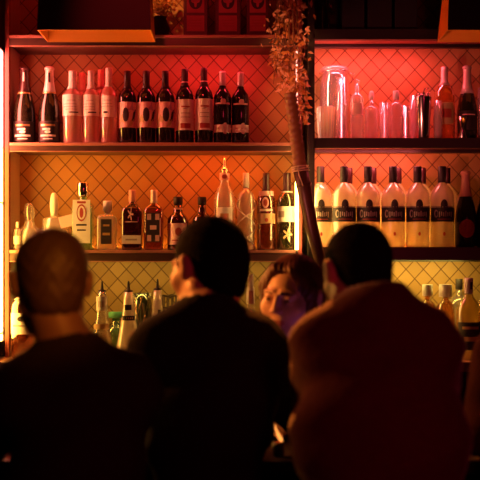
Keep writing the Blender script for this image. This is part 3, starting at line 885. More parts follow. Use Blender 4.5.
# ------------------------------------------------------------------ things on the top shelves
for px, wpx, lab in ((196, 24, 'dark red bottle carton on the top shelf, left one of three'), (228, 25, 'dark red bottle carton on the top shelf, middle one of three'), (257.5, 22, 'dark red bottle carton on the top shelf beside the dried plant')):
    Y0 = 4.50
    t = thing('bottle_carton', lab, 'box', (X(px, Y0), Y0, ST + .0004), 0, 'bottle cartons on the top shelf')
    hw = wpx / 2 * Y0 / FOC
    H = .34
    bm = BM(); add_box(bm, (-hw, -.045, 0), (hw, .045, H), 0, None, .002); obj('carton_body', bm, 'carton_dark', t)
    bm = BM()
    add_box(bm, (-hw * .72, -.0468, .022), (hw * .72, -.0455, .088), 0)
    for k in range(3):
        add_box(bm, (-hw * .5, -.0474, .066 - .012 * k), (hw * .5, -.0469, .069 - .012 * k), 1)
    obj('front_label', bm, ['carton_red', 'ink_red'], t)
    bm = BM()
    add_box(bm, (-hw * .72, -.0468, .10), (hw * .72, -.0455, .20), 0)
    vs = [bm.verts.new((.028 * math.cos(a), -.0472, .148 + .034 * math.sin(a))) for a in [2 * math.pi * k / 24 for k in range(24)]]
    bm.faces.new(vs).material_index = 1
    vs = [bm.verts.new((.014 * (1 + .4 * math.cos(4 * a)) * math.cos(a), -.0476, .15 + .022 * (1 + .3 * math.cos(4 * a)) * math.sin(a))) for a in [2 * math.pi * k / 24 for k in range(24)]]
    bm.faces.new(vs).material_index = 0
    obj('emblem_label', bm, ['carton_red', 'ink'], t)


def foliage(bm, centres, n, size, mats=2):
    for k in range(n):
        c, rad = random.choice(centres)
        p = Vector(c) + Vector((random.gauss(0, 1) * rad[0], random.gauss(0, 1) * rad[1], random.gauss(0, 1) * rad[2]))
        L = size * random.uniform(.6, 1.3)
        Wd = L * random.uniform(.35, .6)
        e = Euler((random.uniform(-1.2, 1.2), random.uniform(-1.5, 1.5), random.uniform(0, 6.28))).to_matrix()
        pts = [(0, 0, 0), (-Wd / 2, .12 * L, -.45 * L), (0, -.05 * L, -L), (Wd / 2, .12 * L, -.45 * L), (0, -.08 * L, -.5 * L)]
        vs = [bm.verts.new(p + e @ Vector(q)) for q in pts]
        mi = random.randrange(mats)
        for tri in ((0, 1, 4), (1, 2, 4), (2, 3, 4), (3, 0, 4)):
            f = bm.faces.new([vs[i] for i in tri])
            f.material_index = mi
            f.smooth = True


# dried plant in a pot beside the lampshade
pp = thing('potted_plant', 'dark vase of dried leaves on the top shelf right of the black lampshade', 'plant', (X(160, 4.5), 4.5, ST + .0004))
bm = BM(); add_lathe(bm, [(.028, 0), (.036, .01), (.042, .045), (.030, .075), (.026, .085), (.030, .092), (.026, .092), (.02, .08)], 24); obj('vase', bm, 'pot', pp)
bm = BM(); foliage(bm, [((0.01, -.01, .165), (.030, .025, .022)), ((.01, -.02, .140), (.026, .025, .014))], 150, .03); obj('foliage', bm, ['leaf_dry', 'leaf_dry'], pp)
bm = BM()
for k in range(9):
    add_tube(bm, [(0, 0, .082), (random.uniform(-.02, .02), random.uniform(-.02, .02), .12), (random.uniform(-.04, .04), random.uniform(-.04, .02), .19)], .0015, 5)
obj('stem', bm, 'stem', pp)
# hanging dried plant
hp = thing('hanging_plant', 'trailing bunch of dried orange leaves hanging down the middle post', 'plant', (X(288, 4.295), 4.295, 2.86))
bm = BM()
def hc(px, py, rx, rz):
    return ((X(px, 4.295) - hp.location.x, random.uniform(-.02, .02), Z(py, 4.295) - 2.86), (rx / 248, .014, rz / 248))
foliage(bm, [hc(288, 5, 10, 8), hc(284, 20, 10, 8), hc(276, 36, 6, 8), hc(292, 34, 9, 9), hc(300, 46, 5, 9), hc(278, 52, 4, 9), hc(286, 62, 6, 9), hc(297, 66, 6, 10), hc(281, 70, 3, 6), hc(303, 80, 3, 9), hc(293, 82, 6, 8), hc(301, 100, 3, 8), hc(297, 88, 3, 5), hc(305, 112, 2, 5)], 520, .027)
obj('foliage', bm, ['leaf_dry', 'leaf_pink'], hp)
bm = BM()
for k in range(12):
    px1 = random.uniform(272, 304); 
    add_tube(bm, [(X(288, 4.295) - hp.location.x, 0, .18), (X((288 + px1) / 2, 4.295) - hp.location.x, random.uniform(-.02, .02), -.02), (X(px1, 4.295) - hp.location.x, random.uniform(-.02, .02), Z(random.uniform(60, 112), 4.295) - 2.86)], .0014, 5)
add_tube(bm, [(0, 0, .16), (0, .0, .439)], .004, 8)
obj('stem', bm, 'stem', hp)

# leaning bamboo pole
YP = 4.195
bp = thing('bamboo_pole', 'leaning notched bamboo pole in front of the middle post', 'pole', (X(345, YP), YP + .09, BC + .0004))
o_ = Vector(bp.location)
def PP(px, py, dy=0.0):
    return Vector((X(px, YP), YP + dy + .09 * max(0.0, (py - 93) / 270), Z(py, YP))) - o_
bm = BM()
pts, rd = [], []
for k in range(49):
    f = k / 48
    pts.append(PP(290.0 + 10.5 * f, 93 + 75 * f))
    rd.append((6.6 + .6 * f) * YP / FOC * (1.0 if k % 4 < 2 else .88))
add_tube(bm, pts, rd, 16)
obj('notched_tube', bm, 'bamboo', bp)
bm = BM()
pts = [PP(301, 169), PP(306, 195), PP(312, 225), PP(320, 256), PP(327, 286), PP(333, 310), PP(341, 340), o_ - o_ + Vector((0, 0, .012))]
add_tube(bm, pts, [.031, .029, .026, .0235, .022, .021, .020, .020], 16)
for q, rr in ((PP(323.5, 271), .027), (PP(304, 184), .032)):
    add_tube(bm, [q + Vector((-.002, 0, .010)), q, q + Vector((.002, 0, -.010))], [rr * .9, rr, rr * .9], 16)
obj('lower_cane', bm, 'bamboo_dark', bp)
bm = BM()
for k in range(3):
    c = PP(300.3 + .5 * k, 166 + 2.2 * k)
    add_tube(bm, [c + Vector((.0325 * math.cos(a), .0325 * math.sin(a), .004 * math.cos(a))) for a in [2 * math.pi * j / 20 for j in range(21)]], .0028, 6)
add_tube(bm, [PP(298, 168, -.033), PP(299, 175, -.036), PP(303, 186, -.036)], .0025, 6)
add_tube(bm, [PP(299, 167, -.033), PP(294, 170, -.036)], .0025, 6)
obj('string_tie', bm, 'string', bp)

# thin lit rod beside the middle post
rd_ = thing('light_rod', 'thin pale lit rod standing beside the middle post behind the bamboo', 'lamp', (X(296.8, 4.385), 4.385, BC + .0004))
bm = BM(); add_tube(bm, [(0, 0, .45), (0, 0, .86)], .0065, 12); obj('warm_tube', bm, 'led_post', rd_)
bm = BM(); add_tube(bm, [(0, 0, .90), (0, 0, Z(52, 4.40) - BC)], .004, 10); obj('pink_tube', bm, 'rod_pink', rd_)
bm = BM(); add_tube(bm, [(0, 0, 0), (0, 0, .449)], .005, 10); add_tube(bm, [(0, 0, .861), (0, 0, .899)], .006, 10); obj('socket', bm, 'iron', rd_)

# dark bottles / ornaments on the top right shelf
for px, wpx, lab in ((319.5, 12, 'tall dark red bottle on the top right shelf next to the dark post'), (332.5, 11, 'tall dark bottle with a thin red glint, second from the dark post up top')):
    bottle('slim', 'tall_bottle', lab, px, wpx, -62, RT, 4.50, body='dark_red', cap='ink', cap_style='cap')
for i, (px, wpx, lab) in enumerate(((352, 22, 'dark storage box on the top right shelf right of the tall bottles'), (378, 24, 'dark storage box in the middle of the top right shelf'), (404, 22, 'dark storage box on the top right shelf beside the amber sided lampshade'))):
    t = thing('storage_box', lab, 'box', (X(px, 4.5), 4.5, RT + .0004), 0, 'dark boxes on the top right shelf')
    hw = wpx / 2 * 4.5 / FOC
    bm = BM(); add_box(bm, (-hw, -.06, 0), (hw, .06, .27), 0, None, .003); obj('box_body', bm, 'shade_black', t)
    bm = BM(); add_box(bm, (-hw - .002, -.062, .2705), (hw + .002, .062, .30), 0, None, .003); obj('lid', bm, 'shade_black', t)


# hanging box lampshades
def lampshade(label, x0, x1, zr, Yn, Yf, glow):
    t = thing('pendant_lamp', label, 'lamp', ((x0 + x1) / 2, (Yn + Yf) / 2, zr), 0, None)
    hx, hy, H, th = (x1 - x0) / 2, (Yf - Yn) / 2, .30, .004
    # outer corners at rim and top
    def ring(dx, dyb, z):
        return [(-hx + dx, -hy + dx * .2, z), (hx - dx, -hy + dx * .2, z), (hx - dx, hy - dyb, z), (-hx + dx, hy - dyb, z)]
    low, up = ring(0, 0, 0), ring(.01, .15, H)
    c = Vector((0, -.03, 0))
    def panel(i, j, mo, mi, name):
        bm = BM()
        A, B, C_, D = [Vector(q) for q in (low[i], low[j], up[j], up[i])]
        n = (B - A).cross(D - A).normalized()
        f = bm.faces.new([bm.verts.new(q) for q in (A, B, C_, D)]); f.material_index = 0
        f = bm.faces.new([bm.verts.new(q - n * th) for q in (D, C_, B, A)]); f.material_index = 1
        f = bm.faces.new([bm.verts.new(q) for q in (A, A - n * th, B - n * th, B)]); f.material_index = 1
        obj(name, bm, [mo, mi], t)
    panel(0, 1, 'shade_black', 'shade_amber', 'front_panel')
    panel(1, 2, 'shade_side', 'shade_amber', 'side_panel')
    panel(2, 3, 'shade_black', 'shade_amber', 'back_panel')
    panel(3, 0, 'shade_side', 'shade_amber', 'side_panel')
    bm = BM()
    vs = [bm.verts.new(q) for q in up]
    bm.faces.new(vs)
    vs = [bm.verts.new((q[0], q[1], q[2] - .004)) for q in up]
    bm.faces.new(vs[::-1]).material_index = 1
    obj('top_panel', bm, ['shade_black', 'shade_amber'], t)
    bm = BM(); add_tube(bm, [(0, -.06, H), (0, -.06, 3.299 - zr)], .004, 8); obj('cord', bm, 'ink', t)
    bm = BM(); bmesh.ops.create_uvsphere(bm, u_segments=16, v_segments=10, radius=.028, matrix=Matrix.Translation((0, -.05, H - .10)))
    bulb = obj('bulb', bm, emissive('bulb_glow', (1.0, 0.40, 0.06), glow), t)
    return t


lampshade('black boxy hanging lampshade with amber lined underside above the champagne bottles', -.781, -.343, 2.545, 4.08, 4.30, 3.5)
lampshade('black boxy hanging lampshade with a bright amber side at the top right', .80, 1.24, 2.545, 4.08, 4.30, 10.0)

# ------------------------------------------------------------------ the bar counter
bc = thing('bar_counter', 'dark wooden bar counter in front of the four guests', 'counter', (0, 3.15, 0))
upart('counter_top', (-2.4, 2.93, 1.06), (2.4, 3.34, 1.10), 'counter', bc, Vector(bc.location), .006)
upart('front_panel', (-2.4, 3.06, 0.0), (2.4, 3.10, 1.059), 'counter', bc, Vector(bc.location), .002)
upart('foot_rail', (-2.4, 2.96, .18), (2.4, 3.0, .22), 'brass', bc, Vector(bc.location), .012)
cn = thing('candle_stand_in', 'small added candle shape standing in for an orange lit edge between the middle and right men', 'candle', (X(278.5, 3.0), 3.0, 1.1004))  # added candle in place of a glass edge catching light
bm = BM(); add_lathe(bm, [(.014, 0), (.017, .004), (.017, .040), (.015, .040), (.014, .006)], 24); obj('holder', bm, 'ink', cn)
bm = BM(); add_lathe(bm, [(.0138, .008), (.0138, .038), (.002, .039)], 20); obj('wax', bm, 'ink_red', cn)
bm = BM()
add_tube(bm, [(.009, 0, .040), (.006, 0, .047), (-.001, 0, .060), (-.007, 0, .074), (-.010, 0, .088)], [.0035, .0058, .0046, .003, .0008], 10)
obj('lit_edge', bm, 'lit_edge', cn)
bottle('slim', 'liquor_bottle', 'dark red bottle with white cap on the bar left of the left man', 6.5, 24, 376, 1.1004, 3.22, body='dark_red', cap='foil_white', cap_style='cap', capz=.86, capr=.5)


# ------------------------------------------------------------------ figures
def smin(a, b, k):
    h = np.maximum(k - np.abs(a - b), 0.0) / k
    return np.minimum(a, b) - h * h * k * 0.25


class SDF:
    def __init__(self):
        self.p = []

    def rc(self, a, b, r1, r2, k=.02):
        self.p.append(('rc', np.array(a, float), np.array(b, float), r1, r2, k)); return self

    def el(self, c, r, rot=None, k=.02):
        self.p.append(('el', np.array(c, float), np.array(r, float), None if rot is None else np.array(rot, float), 0, k)); return self

    def sub(self, c, r, rot=None, k=.01):
        self.p.append(('sub', np.array(c, float), np.array(r, float), None if rot is None else np.array(rot, float), 0, k)); return self

    @staticmethod
    def _el(P, c, r, rot):
        q = P - c
        if rot is not None:
            q = q @ rot
        k0 = np.linalg.norm(q / r, axis=1)
        k1 = np.linalg.norm(q / (r * r), axis=1)
        return k0 * (k0 - 1.0) / np.maximum(k1, 1e-9)

    def __call__(self, P):
        d = np.full(len(P), 1e3)
        for kind, a, b, r1, r2, k in self.p:
            if kind == 'rc':
                ab = b - a
                t = np.clip(((P - a) @ ab) / max(ab @ ab, 1e-12), 0, 1)
                q = np.linalg.norm(P - a - t[:, None] * ab, axis=1) - (r1 + (r2 - r1) * t)
                d = smin(d, q, k)
            elif kind == 'el':
                d = smin(d, self._el(P, a, b, r1), k)
            else:
                d = -smin(-d, self._el(P, a, b, r1), k)
        return d


def surface(fn, lo, hi, h):
    """surface nets over a block-sparse grid"""
    lo, hi = np.array(lo, float), np.array(hi, float)
    B = 8
    nb = np.maximum(np.ceil((hi - lo) / (h * B)).astype(int), 1)
    n = nb * B
    G = np.full(n, 1.0, np.float32)
    ii = np.stack(np.meshgrid(*[np.arange(k) for k in nb], indexing='ij'), -1).reshape(-1, 3)
    cen = lo + (ii * B + (B - 1) / 2) * h
    dc = fn(cen)
    diag = h * B * .87 + .035
    near = np.abs(dc) < diag
    for i, d0 in zip(ii[~near], dc[~near]):
        if d0 < 0:
            G[i[0] * B:(i[0] + 1) * B, i[1] * B:(i[1] + 1) * B, i[2] * B:(i[2] + 1) * B] = -1.0
    loc = np.stack(np.meshgrid(*[np.arange(B)] * 3, indexing='ij'), -1).reshape(-1, 3)
    nb_idx = ii[near]
    CH_ = 400
    for s in range(0, len(nb_idx), CH_):
        blk = nb_idx[s:s + CH_]
        gi = (blk[:, None, :] * B + loc[None]).reshape(-1, 3)
        G[gi[:, 0], gi[:, 1], gi[:, 2]] = fn(lo + gi * h)
    ins = G < 0
    c = np.zeros(tuple(n - 1), np.int8)
    for dx in (0, 1):
        for dy in (0, 1):
            for dz in (0, 1):
                c += ins[dx:n[0] - 1 + dx, dy:n[1] - 1 + dy, dz:n[2] - 1 + dz]
    act = np.argwhere((c > 0) & (c < 8))
    idx = np.full(tuple(n - 1), -1, np.int64)
    idx[act[:, 0], act[:, 1], act[:, 2]] = np.arange(len(act))
    corners = [(dx, dy, dz) for dx in (0, 1) for dy in (0, 1) for dz in (0, 1)]
    acc = np.zeros((len(act), 3)); cnt = np.zeros(len(act))
    for i, a in enumerate(corners):
        for j in range(i + 1, 8):
            b_c = corners[j]
            if sum(abs(a[q] - b_c[q]) for q in range(3)) != 1:
                continue
            va = G[act[:, 0] + a[0], act[:, 1] + a[1], act[:, 2] + a[2]].astype(float)
            vb = G[act[:, 0] + b_c[0], act[:, 1] + b_c[1], act[:, 2] + b_c[2]].astype(float)
            m = (va < 0) != (vb < 0)
            t = np.where(m, va / np.where(m, va - vb, 1), 0)
            pa = np.array(a, float); pb = np.array(b_c, float)
            acc += np.where(m[:, None], pa + t[:, None] * (pb - pa), 0)
            cnt += m
    V = lo + (act + acc / cnt[:, None]) * h
    Fs = []
    for ax in range(3):
        o1, o2 = [(1, 2), (2, 0), (0, 1)][ax]
        sl0 = [slice(None)] * 3; sl1 = [slice(None)] * 3
        sl0[ax] = slice(0, n[ax] - 1); sl1[ax] = slice(1, n[ax])
        e = ins[tuple(sl0)] != ins[tuple(sl1)]
        E = np.argwhere(e)
        ok = (E[:, o1] > 0) & (E[:, o2] > 0) & (E[:, o1] < n[o1] - 1) & (E[:, o2] < n[o2] - 1)
        E = E[ok]
        q = []
        for a_, b2 in ((0, 0), (1, 0), (1, 1), (0, 1)):
            C_ = E.copy(); C_[:, o1] -= a_; C_[:, o2] -= b2
            q.append(idx[C_[:, 0], C_[:, 1], C_[:, 2]])
        q = np.stack(q, 1)
        flip = ~ins[E[:, 0], E[:, 1], E[:, 2]]
        q[flip] = q[flip][:, ::-1]
        Fs.append(q)
    Fs = np.concatenate(Fs)
    Fs = Fs[(Fs >= 0).all(1)]
    return V, Fs


def sdf_obj(name, fn, lo, hi, h, mats, parent, matfn=None):
    V, Fs = surface(fn, lo, hi, h)
    me = bpy.data.meshes.new(name)
    me.from_pydata(V.tolist(), [], Fs.tolist())
    me.polygons.foreach_set('use_smooth', np.ones(len(Fs), bool))
    for m in (mats if isinstance(mats, (list, tuple)) else [mats]):
        me.materials.append(m)
    if matfn is not None:
        me.polygons.foreach_set('material_index', matfn(V[Fs].mean(1)).astype(np.int32))
    me.update()
    o = bpy.data.objects.new(name, me)
    COL.objects.link(o)
    o.parent = parent
    return o


def rotz(a):
    c, s = math.cos(a), math.sin(a)
    return np.array([[c, -s, 0], [s, c, 0], [0, 0, 1.0]])


def rotx(a):
    c, s = math.cos(a), math.sin(a)
    return np.array([[1.0, 0, 0], [0, c, -s], [0, s, c]])


def roty(a):
    c, s = math.cos(a), math.sin(a)
    return np.array([[c, 0, s], [0, 1.0, 0], [-s, 0, c]])


def head_prims(s, H, Rm, f=1.0, female=False):
    """head in its own frame (facing +y, origin between the ears), placed by H and Rm"""
    T = lambda p: H + Rm @ (np.array(p, float) * f)
    E = lambda c, r, k=.015, rot=None: s.el(T(c), np.array(r) * f, Rm if rot is None else Rm @ rot, k)
    C = lambda a, b_, r1, r2, k=.01: s.rc(T(a), T(b_), r1 * f, r2 * f, k)
    E((0, -.012, .032), (.076, .097, .082), .03)
    E((0, .030, -.030), (.064, .064, .082), .03)
    E((0, .046, -.085), (.046 if not female else .042, .044, .036), .03)
    E((0, .080, -.108), (.020, .016, .016), .02)
    for sx in (-1, 1):
        C((sx * .055, -.01, -.055), (sx * .030, .06, -.10), .018, .014, .03)
        E((sx * .044, .062, -.028), (.026, .022, .026), .025)
        C((sx * .014, .094, .022), (sx * .048, .080, .020), .009, .007, .012)
    for sx in (-1, 1):
        s.sub(T((sx * .0315, .104, .002)), np.array((.019, .016, .0115)) * f, Rm, .012)
        E((sx * .0315, .079, .002), (.0145, .0135, .0135), .004)
        E((sx * .0315, .0815, .0088), (.0170, .0160, .0078), .003)
        E((sx * .0315, .0810, -.0075), (.0165, .0150, .0048), .003)
    C((0, .096, .012), (0, .116 if not female else .112, -.030), .0085 if not female else .0068, .0105 if not female else .0085, .012)
    for sx in (-1, 1):
        E((sx * .0105, .106, -.033), (.008, .010, .007), .007)
    C((-.018, .088, -.0655), (.018, .088, -.0655), .0052, .0052, .006)
    C((-.012, .0925, -.062), (.012, .0925, -.062), .0042, .0042, .005)
    C((-.014, .090, -.0735), (.014, .090, -.0735), .0060, .0060, .006)
    for sx in (-1, 1):
        E((sx * .085, -.010, -.002), (.013, .022, .034), .008, rotz(sx * -.35) @ roty(sx * .12))
        s.sub(T((sx * .099, .0, .0)), np.array((.006, .010, .017)) * f, Rm, .006)


def hand_prims(s, wrist, direc, up, side, curl=.5, f=1.0):
    """palm, four unequal bent fingers and a thumb leaving the side of the palm"""
    d = np.array(direc, float); d /= np.linalg.norm(d)
    u_ = np.array(up, float); u_ -= d * (u_ @ d); u_ /= np.linalg.norm(u_)
    l = np.cross(u_, d) * side                       # towards the thumb
    w_ = np.array(wrist, float)
    pal = w_ + d * .05 * f
    s.el(pal, np.array((.040, .048, .016)) * f, np.stack([l, d, u_], 1), .015)
    for i, (off, ln) in enumerate(((.028, .072), (.0095, .080), (-.0095, .074), (-.027, .058))):
        a = w_ + (d * .085 + l * off) * f
        seg = ln * f / 3
        ang = 0.0
        s.rc(w_ + (d * .03 + l * off * .7) * f, a, .010 * f, .0092 * f, .006)
        for k, rr in enumerate((.0090, .0082, .0072)):
            ang += curl * (.5 if k == 0 else .7)
            dd = d * math.cos(ang) - u_ * math.sin(ang) + l * off * .8
            b_ = a + dd * seg * 1.05
            s.rc(a, b_, rr * f, (rr - .0006) * f, .004)
            a = b_
    t0 = w_ + (d * .020 + l * .026) * f
    t1 = t0 + (d * .030 + l * .026 - u_ * .006) * f
    t2 = t1 + (d * .030 + l * .008 - u_ * .008) * f
    s.rc(t0, t1, .014 * f, .011 * f, .008)
    s.rc(t1, t2, .0105 * f, .0085 * f, .004)


def person(label, loc, yaw, head, neck, shoulder, sh_z, pel, hands, skin, shirt, hairmat, head_yaw=0, head_pitch=0, head_roll=0, female=False, hf=1.0, h=.006, hair='short', hip=(0, -.05), width=1.0, elbows=None, collar=False, knees=None, sh_tilt=0.0, bulk=0.0, hunch=0.0):
    """head / neck / shoulder points in the figure's own frame: x right, y the way it faces"""
    root = thing('person', label, 'person', loc, yaw)
    H = np.array(head, float)
    Nk = np.array(neck, float)
    Rm = rotz(head_yaw) @ rotx(-head_pitch) @ roty(head_roll)
    body, cloth, legs = SDF(), SDF(), SDF()
    P = np.array((hip[0], hip[1], pel), float)
    mid = P * .45 + Nk * .55 + np.array((0, -.03, -.06))
    SL = np.array((-shoulder, Nk[1] - .01, sh_z - sh_tilt)); SR = np.array((shoulder, Nk[1] - .01, sh_z + sh_tilt))
    W = width

    def torso(s, g):
        s.el(P + (0, 0, .0), (.165 * W + g, .115 + g, .13 + g), None, .05)
        s.el(P * .7 + mid * .3, (.15 * W + g, .11 + g, .16 + g), None, .06)
        tilt = rotx(-math.atan2(Nk[1] - mid[1], Nk[2] - mid[2]) * .9)
        s.el(mid + (0, .0, .03), (.168 * W + g, .118 + g, .19 + g), tilt, .06)
        s.rc(SL * .78 + SR * .22 + (0, 0, -.02), SR * .78 + SL * .22 + (0, 0, -.02), .078 + g, .078 + g, .06)
        for SS in (SL, SR):
            s.rc(Nk * .9 + mid * .1 + (0, -.01, .015), SS * .86 + Nk * .14 + (0, 0, .012), .046 + g + hunch, .050 + g + hunch, .05)
    torso(body, 0); torso(cloth, .014 + bulk)
    if female:
        for sx in (-1, 1):
            for s, g in ((body, 0), (cloth, .012)):
                s.el(mid + (sx * .075, .085, .0), (.065 + g, .06 + g, .065 + g), None, .04)
    base = H + Rm @ (np.array((0, -.035, -.07)) * hf)
    body.rc(Nk + (0, -.01, -.03), base, .062 if not female else .052, .056 if not female else .046, .03)
    body.rc(Nk + (0, .03, -.02), H + Rm @ (np.array((0, .02, -.08)) * hf), .045, .042, .03)
    head_prims(body, H, Rm, hf, female)
    for i, (SS, hd) in enumerate(zip((SL, SR), hands)):
        hd = np.array(hd, float)
        sx = -1 if i == 0 else 1
        if elbows:
            el = np.array(elbows[i], float)
        else:
            el = (SS + hd) / 2 + np.array((sx * .08, -.02, -.12))
        for s, g in ((body, 0), (cloth, .013 + bulk * .6)):
            s.rc(SS, SS + (el - SS) * .25, .062 + g, .058 + g, .04)
            s.rc(SS + (el - SS) * .2, el, .056 + g, .044 + g, .03)
            if s is body:
                s.rc(el, hd, .044, .027, .02)
            else:
                s.rc(el, el + (hd - el) * .9, .044 + g, .030 + g * .8, .02)
        dd = hd - el; dd /= np.linalg.norm(dd)
        dd2 = dd * .8 + np.array((0, .2, 0)); dd2[2] = dd2[2] * .3
        hand_prims(body, hd, dd2, (0, 0, 1), 1 if i == 0 else -1, .18)
    feet = []
    for sx in (-1, 1):
        hp_ = P + (sx * .09, 0, -.05)
        kn = np.array((sx * .11 + hip[0] * .6, hip[1] * .5 + .02, .50))
        an = np.array((sx * .12 + hip[0] * .2, -.04, .085))
        toe = an + (sx * .03, .15, -.05)
        for s, g in ((body, 0), (legs, .016)):
            s.rc(hp_, kn, .088 + g, .056 + g, .04)
            s.rc(kn, an, .056 + g, .038 + g, .03)
        body.rc(an + (0, -.03, -.042), toe, .034, .026, .02)
        feet.append((an, toe))
    legs.el(P, (.172 * W, .122, .13), None, .05)
    lo = np.array((-.62, -.42, 0.0)); hi = np.array((.62, .78, H[2] + .16))

    def skin_fn(p):
        return body(p)
    lipc = H + Rm @ (np.array((0, .095, -.068)) * hf)
    browm = [H + Rm @ (np.array((sx * .031, .092, .021)) * hf) for sx in (-1, 1)]

    def mf(c):
        q = (c - H) @ Rm / hf
        m = np.zeros(len(c))
        lips = (np.abs(q[:, 0]) < .023) & (np.abs(q[:, 2] + .068) < .0095 - .12 * np.abs(q[:, 0])) & (q[:, 1] > .08)
        m[lips] = 1
        br = (np.abs(np.abs(q[:, 0]) - .032) < .019) & (np.abs(q[:, 2] - .0215 + .10 * np.abs(np.abs(q[:, 0]) - .028)) < (.0028 if female else .0042)) & (q[:, 1] > .06)
        m[br] = 2
        return m
    sdf_obj('body', skin_fn, lo, hi, h, [skin, MAT_LIPS, hairmat], root, mf)
    for sx in (-1, 1):
        bm = BM()
        bmesh.ops.create_uvsphere(bm, u_segments=20, v_segments=14, radius=.0128 * hf)
        for f in bm.faces:
            f.smooth = True
            c = f.calc_center_median()
            rr = math.hypot(c.x - EYE_DX * .0128, c.z - EYE_DZ * .0128) / (.0128 * hf)
            f.material_index = 0 if c.y < 0 or rr > .52 else (1 if rr > .24 else 2)
        e = obj('eye', bm, [MAT_EYE, MAT_IRIS, 'ink'], root)
        e.location = Vector(H + Rm @ (np.array((sx * .0315, .0818, .002)) * hf))
        e.rotation_euler = Matrix(Rm.tolist()).to_euler()
    # clothes
    hem = P[2] - .06
    rng = np.random.RandomState(int(abs(loc[0]) * 1000) % 97)
    ph = rng.rand(12) * 6.28

    def cloth_fn(p):
        d = cloth(p)
        wv = (.0035 * np.sin(p[:, 2] * 31 + 9 * p[:, 0] + ph[0]) * np.sin(p[:, 0] * 17 + ph[1]) + .0025 * np.sin(p[:, 2] * 57 - 26 * p[:, 0] + 12 * p[:, 1] + ph[2])
              + .003 * np.sin(23 * p[:, 2] + 30 * np.abs(p[:, 0]) + ph[3]))
        d = d + wv
        nb_ = np.linalg.norm((p - (Nk + (0, .0, .035))) * np.array((1, 1, 1.0)), axis=1) - .062
        d = np.maximum(d, -nb_)
        return np.maximum(d, hem - p[:, 2])
    sdf_obj('shirt', cloth_fn, lo, np.array((.62, .78, sh_z + .22)), h * 1.15, shirt, root)

    def leg_fn(p):
        d = legs(p) + .003 * np.sin(p[:, 2] * 40 + 20 * p[:, 0])
        return np.maximum(np.maximum(d, p[:, 2] - hem - .02), .075 - p[:, 2])
    sdf_obj('trousers', leg_fn, np.array((-.4, -.4, 0)), np.array((.4, .4, hem + .06)), .010, MAT_TROUSERS, root)
    for an, toe in feet:
        s = SDF()
        s.rc(an + (0, -.035, -.030), toe + (0, 0, .004), .046, .036, .03)
        s.rc(an, an + (0, 0, -.03), .05, .05, .03)
        sdf_obj('shoe', lambda p, s=s: np.maximum(np.maximum(s(p), .0008 - p[:, 2]), p[:, 2] - .10), np.minimum(an, toe) - .12, np.maximum(an, toe) + .12, .008, MAT_SHOE, root)
    # collar
    if collar:
        s = SDF()
        c0 = Nk * .62 + base * .38 + (0, -.004, .0)
        tiltc = (base - Nk) / np.linalg.norm(base - Nk)
        for k in range(14):
            a0, a1 = [-2.55 + 5.1 * (k + j) / 14 - math.pi / 2 for j in (0, 1)]
            p0 = c0 + np.array((.083 * math.cos(a0), .080 * math.sin(a0), .006))
            p1 = c0 + np.array((.083 * math.cos(a1), .080 * math.sin(a1), .006))
            s.rc(p0, p1, .011, .011, .02)
            s.rc(p0 + (0, 0, .02), p1 + (0, 0, .02), .009, .009, .02)
            s.rc(p0 - (0, 0, .022), p1 - (0, 0, .022), .012, .012, .02)
        sdf_obj('collar', s, c0 - .14, c0 + .14, .006, shirt, root)
    # hair
    T = lambda p: H + Rm @ (np.array(p, float) * hf)
    s = SDF()
    if hair == 'short':
        s.el(T((0, -.016, .040)), np.array((.084, .104, .087)) * hf, Rm, .02)
        s.el(T((0, -.055, -.010)), np.array((.068, .058, .070)) * hf, Rm, .03)
        s.el(T((0, -.060, -.050)), np.array((.052, .040, .045)) * hf, Rm, .03)
        for sx in (-1, 1):
            s.rc(T((sx * .072, .020, .01)), T((sx * .070, .024, -.025)), .010 * hf, .006 * hf, .02)

        def hair_fn(p):
            q = (p - H) @ Rm / hf
            d = s(p)
            d = d + .0012 * np.sin(np.arctan2(q[:, 0], q[:, 1]) * 60 + 9 * np.sin(q[:, 2] * 60)) + .0010 * np.sin(q[:, 2] * 150 + 4 * np.sin(q[:, 0] * 90))
            face = (q[:, 1] - .066) * .85 - (q[:, 2] - .052) * .55
            ear = np.linalg.norm((q - np.array((0, .002, -.012))) / np.array((.2, .028, .034)), axis=1) - 1.0
            low = -.085 - q[:, 2]
            side = np.where((q[:, 1] > -.012) & (q[:, 2] < -.03), .02, -1.0)
            return np.maximum(np.maximum(np.maximum(d, face * hf), low), np.maximum(-ear * .03, side))
        sdf_obj('hair', hair_fn, H - .2, H + .2, .005, hairmat, root)
    else:
        # long hair, parted, falling to the shoulders and swept back from the face
        s.el(T((0, -.018, .042)), np.array((.085, .106, .088)) * hf, Rm, .03)
        s.el(T((.0, -.056, -.02)), np.array((.078, .064, .10)) * hf, Rm, .04)
        for sx in (-1, 1):
            s.rc(T((sx * .030, .058, .088)), T((sx * .074, .028, .03)), .018 * hf, .019 * hf, .02)
            s.rc(T((sx * .074, .028, .03)), T((sx * .079, .012, -.08)), .019 * hf, .021 * hf, .02)
            s.rc(T((sx * .079, .012, -.08)), T((sx * .074, -.02, -.18)), .018 * hf, .018 * hf, .02)
            s.rc(T((sx * .074, -.02, -.18)), T((sx * .066, -.01, -.26)), .018 * hf, .008 * hf, .02)
        s.rc(T((0, -.07, -.08)), T((0, -.075, -.20)), .06 * hf, .04 * hf, .03)

        def hair_fn(p):
            q = (p - H) @ Rm / hf
            d = s(p)
            d = d + .0024 * np.sin(np.arctan2(q[:, 0], q[:, 1] + .02) * 34 + 6 * np.sin(q[:, 2] * 30))
            oval = np.linalg.norm((q - np.array((0, .10, -.012))) / np.array((.062, .085, .102)), axis=1) - 1.0
            return np.maximum(d, -oval * .05)
        sdf_obj('hair', hair_fn, H - .34, H + .24, .005, hairmat, root)
    return root


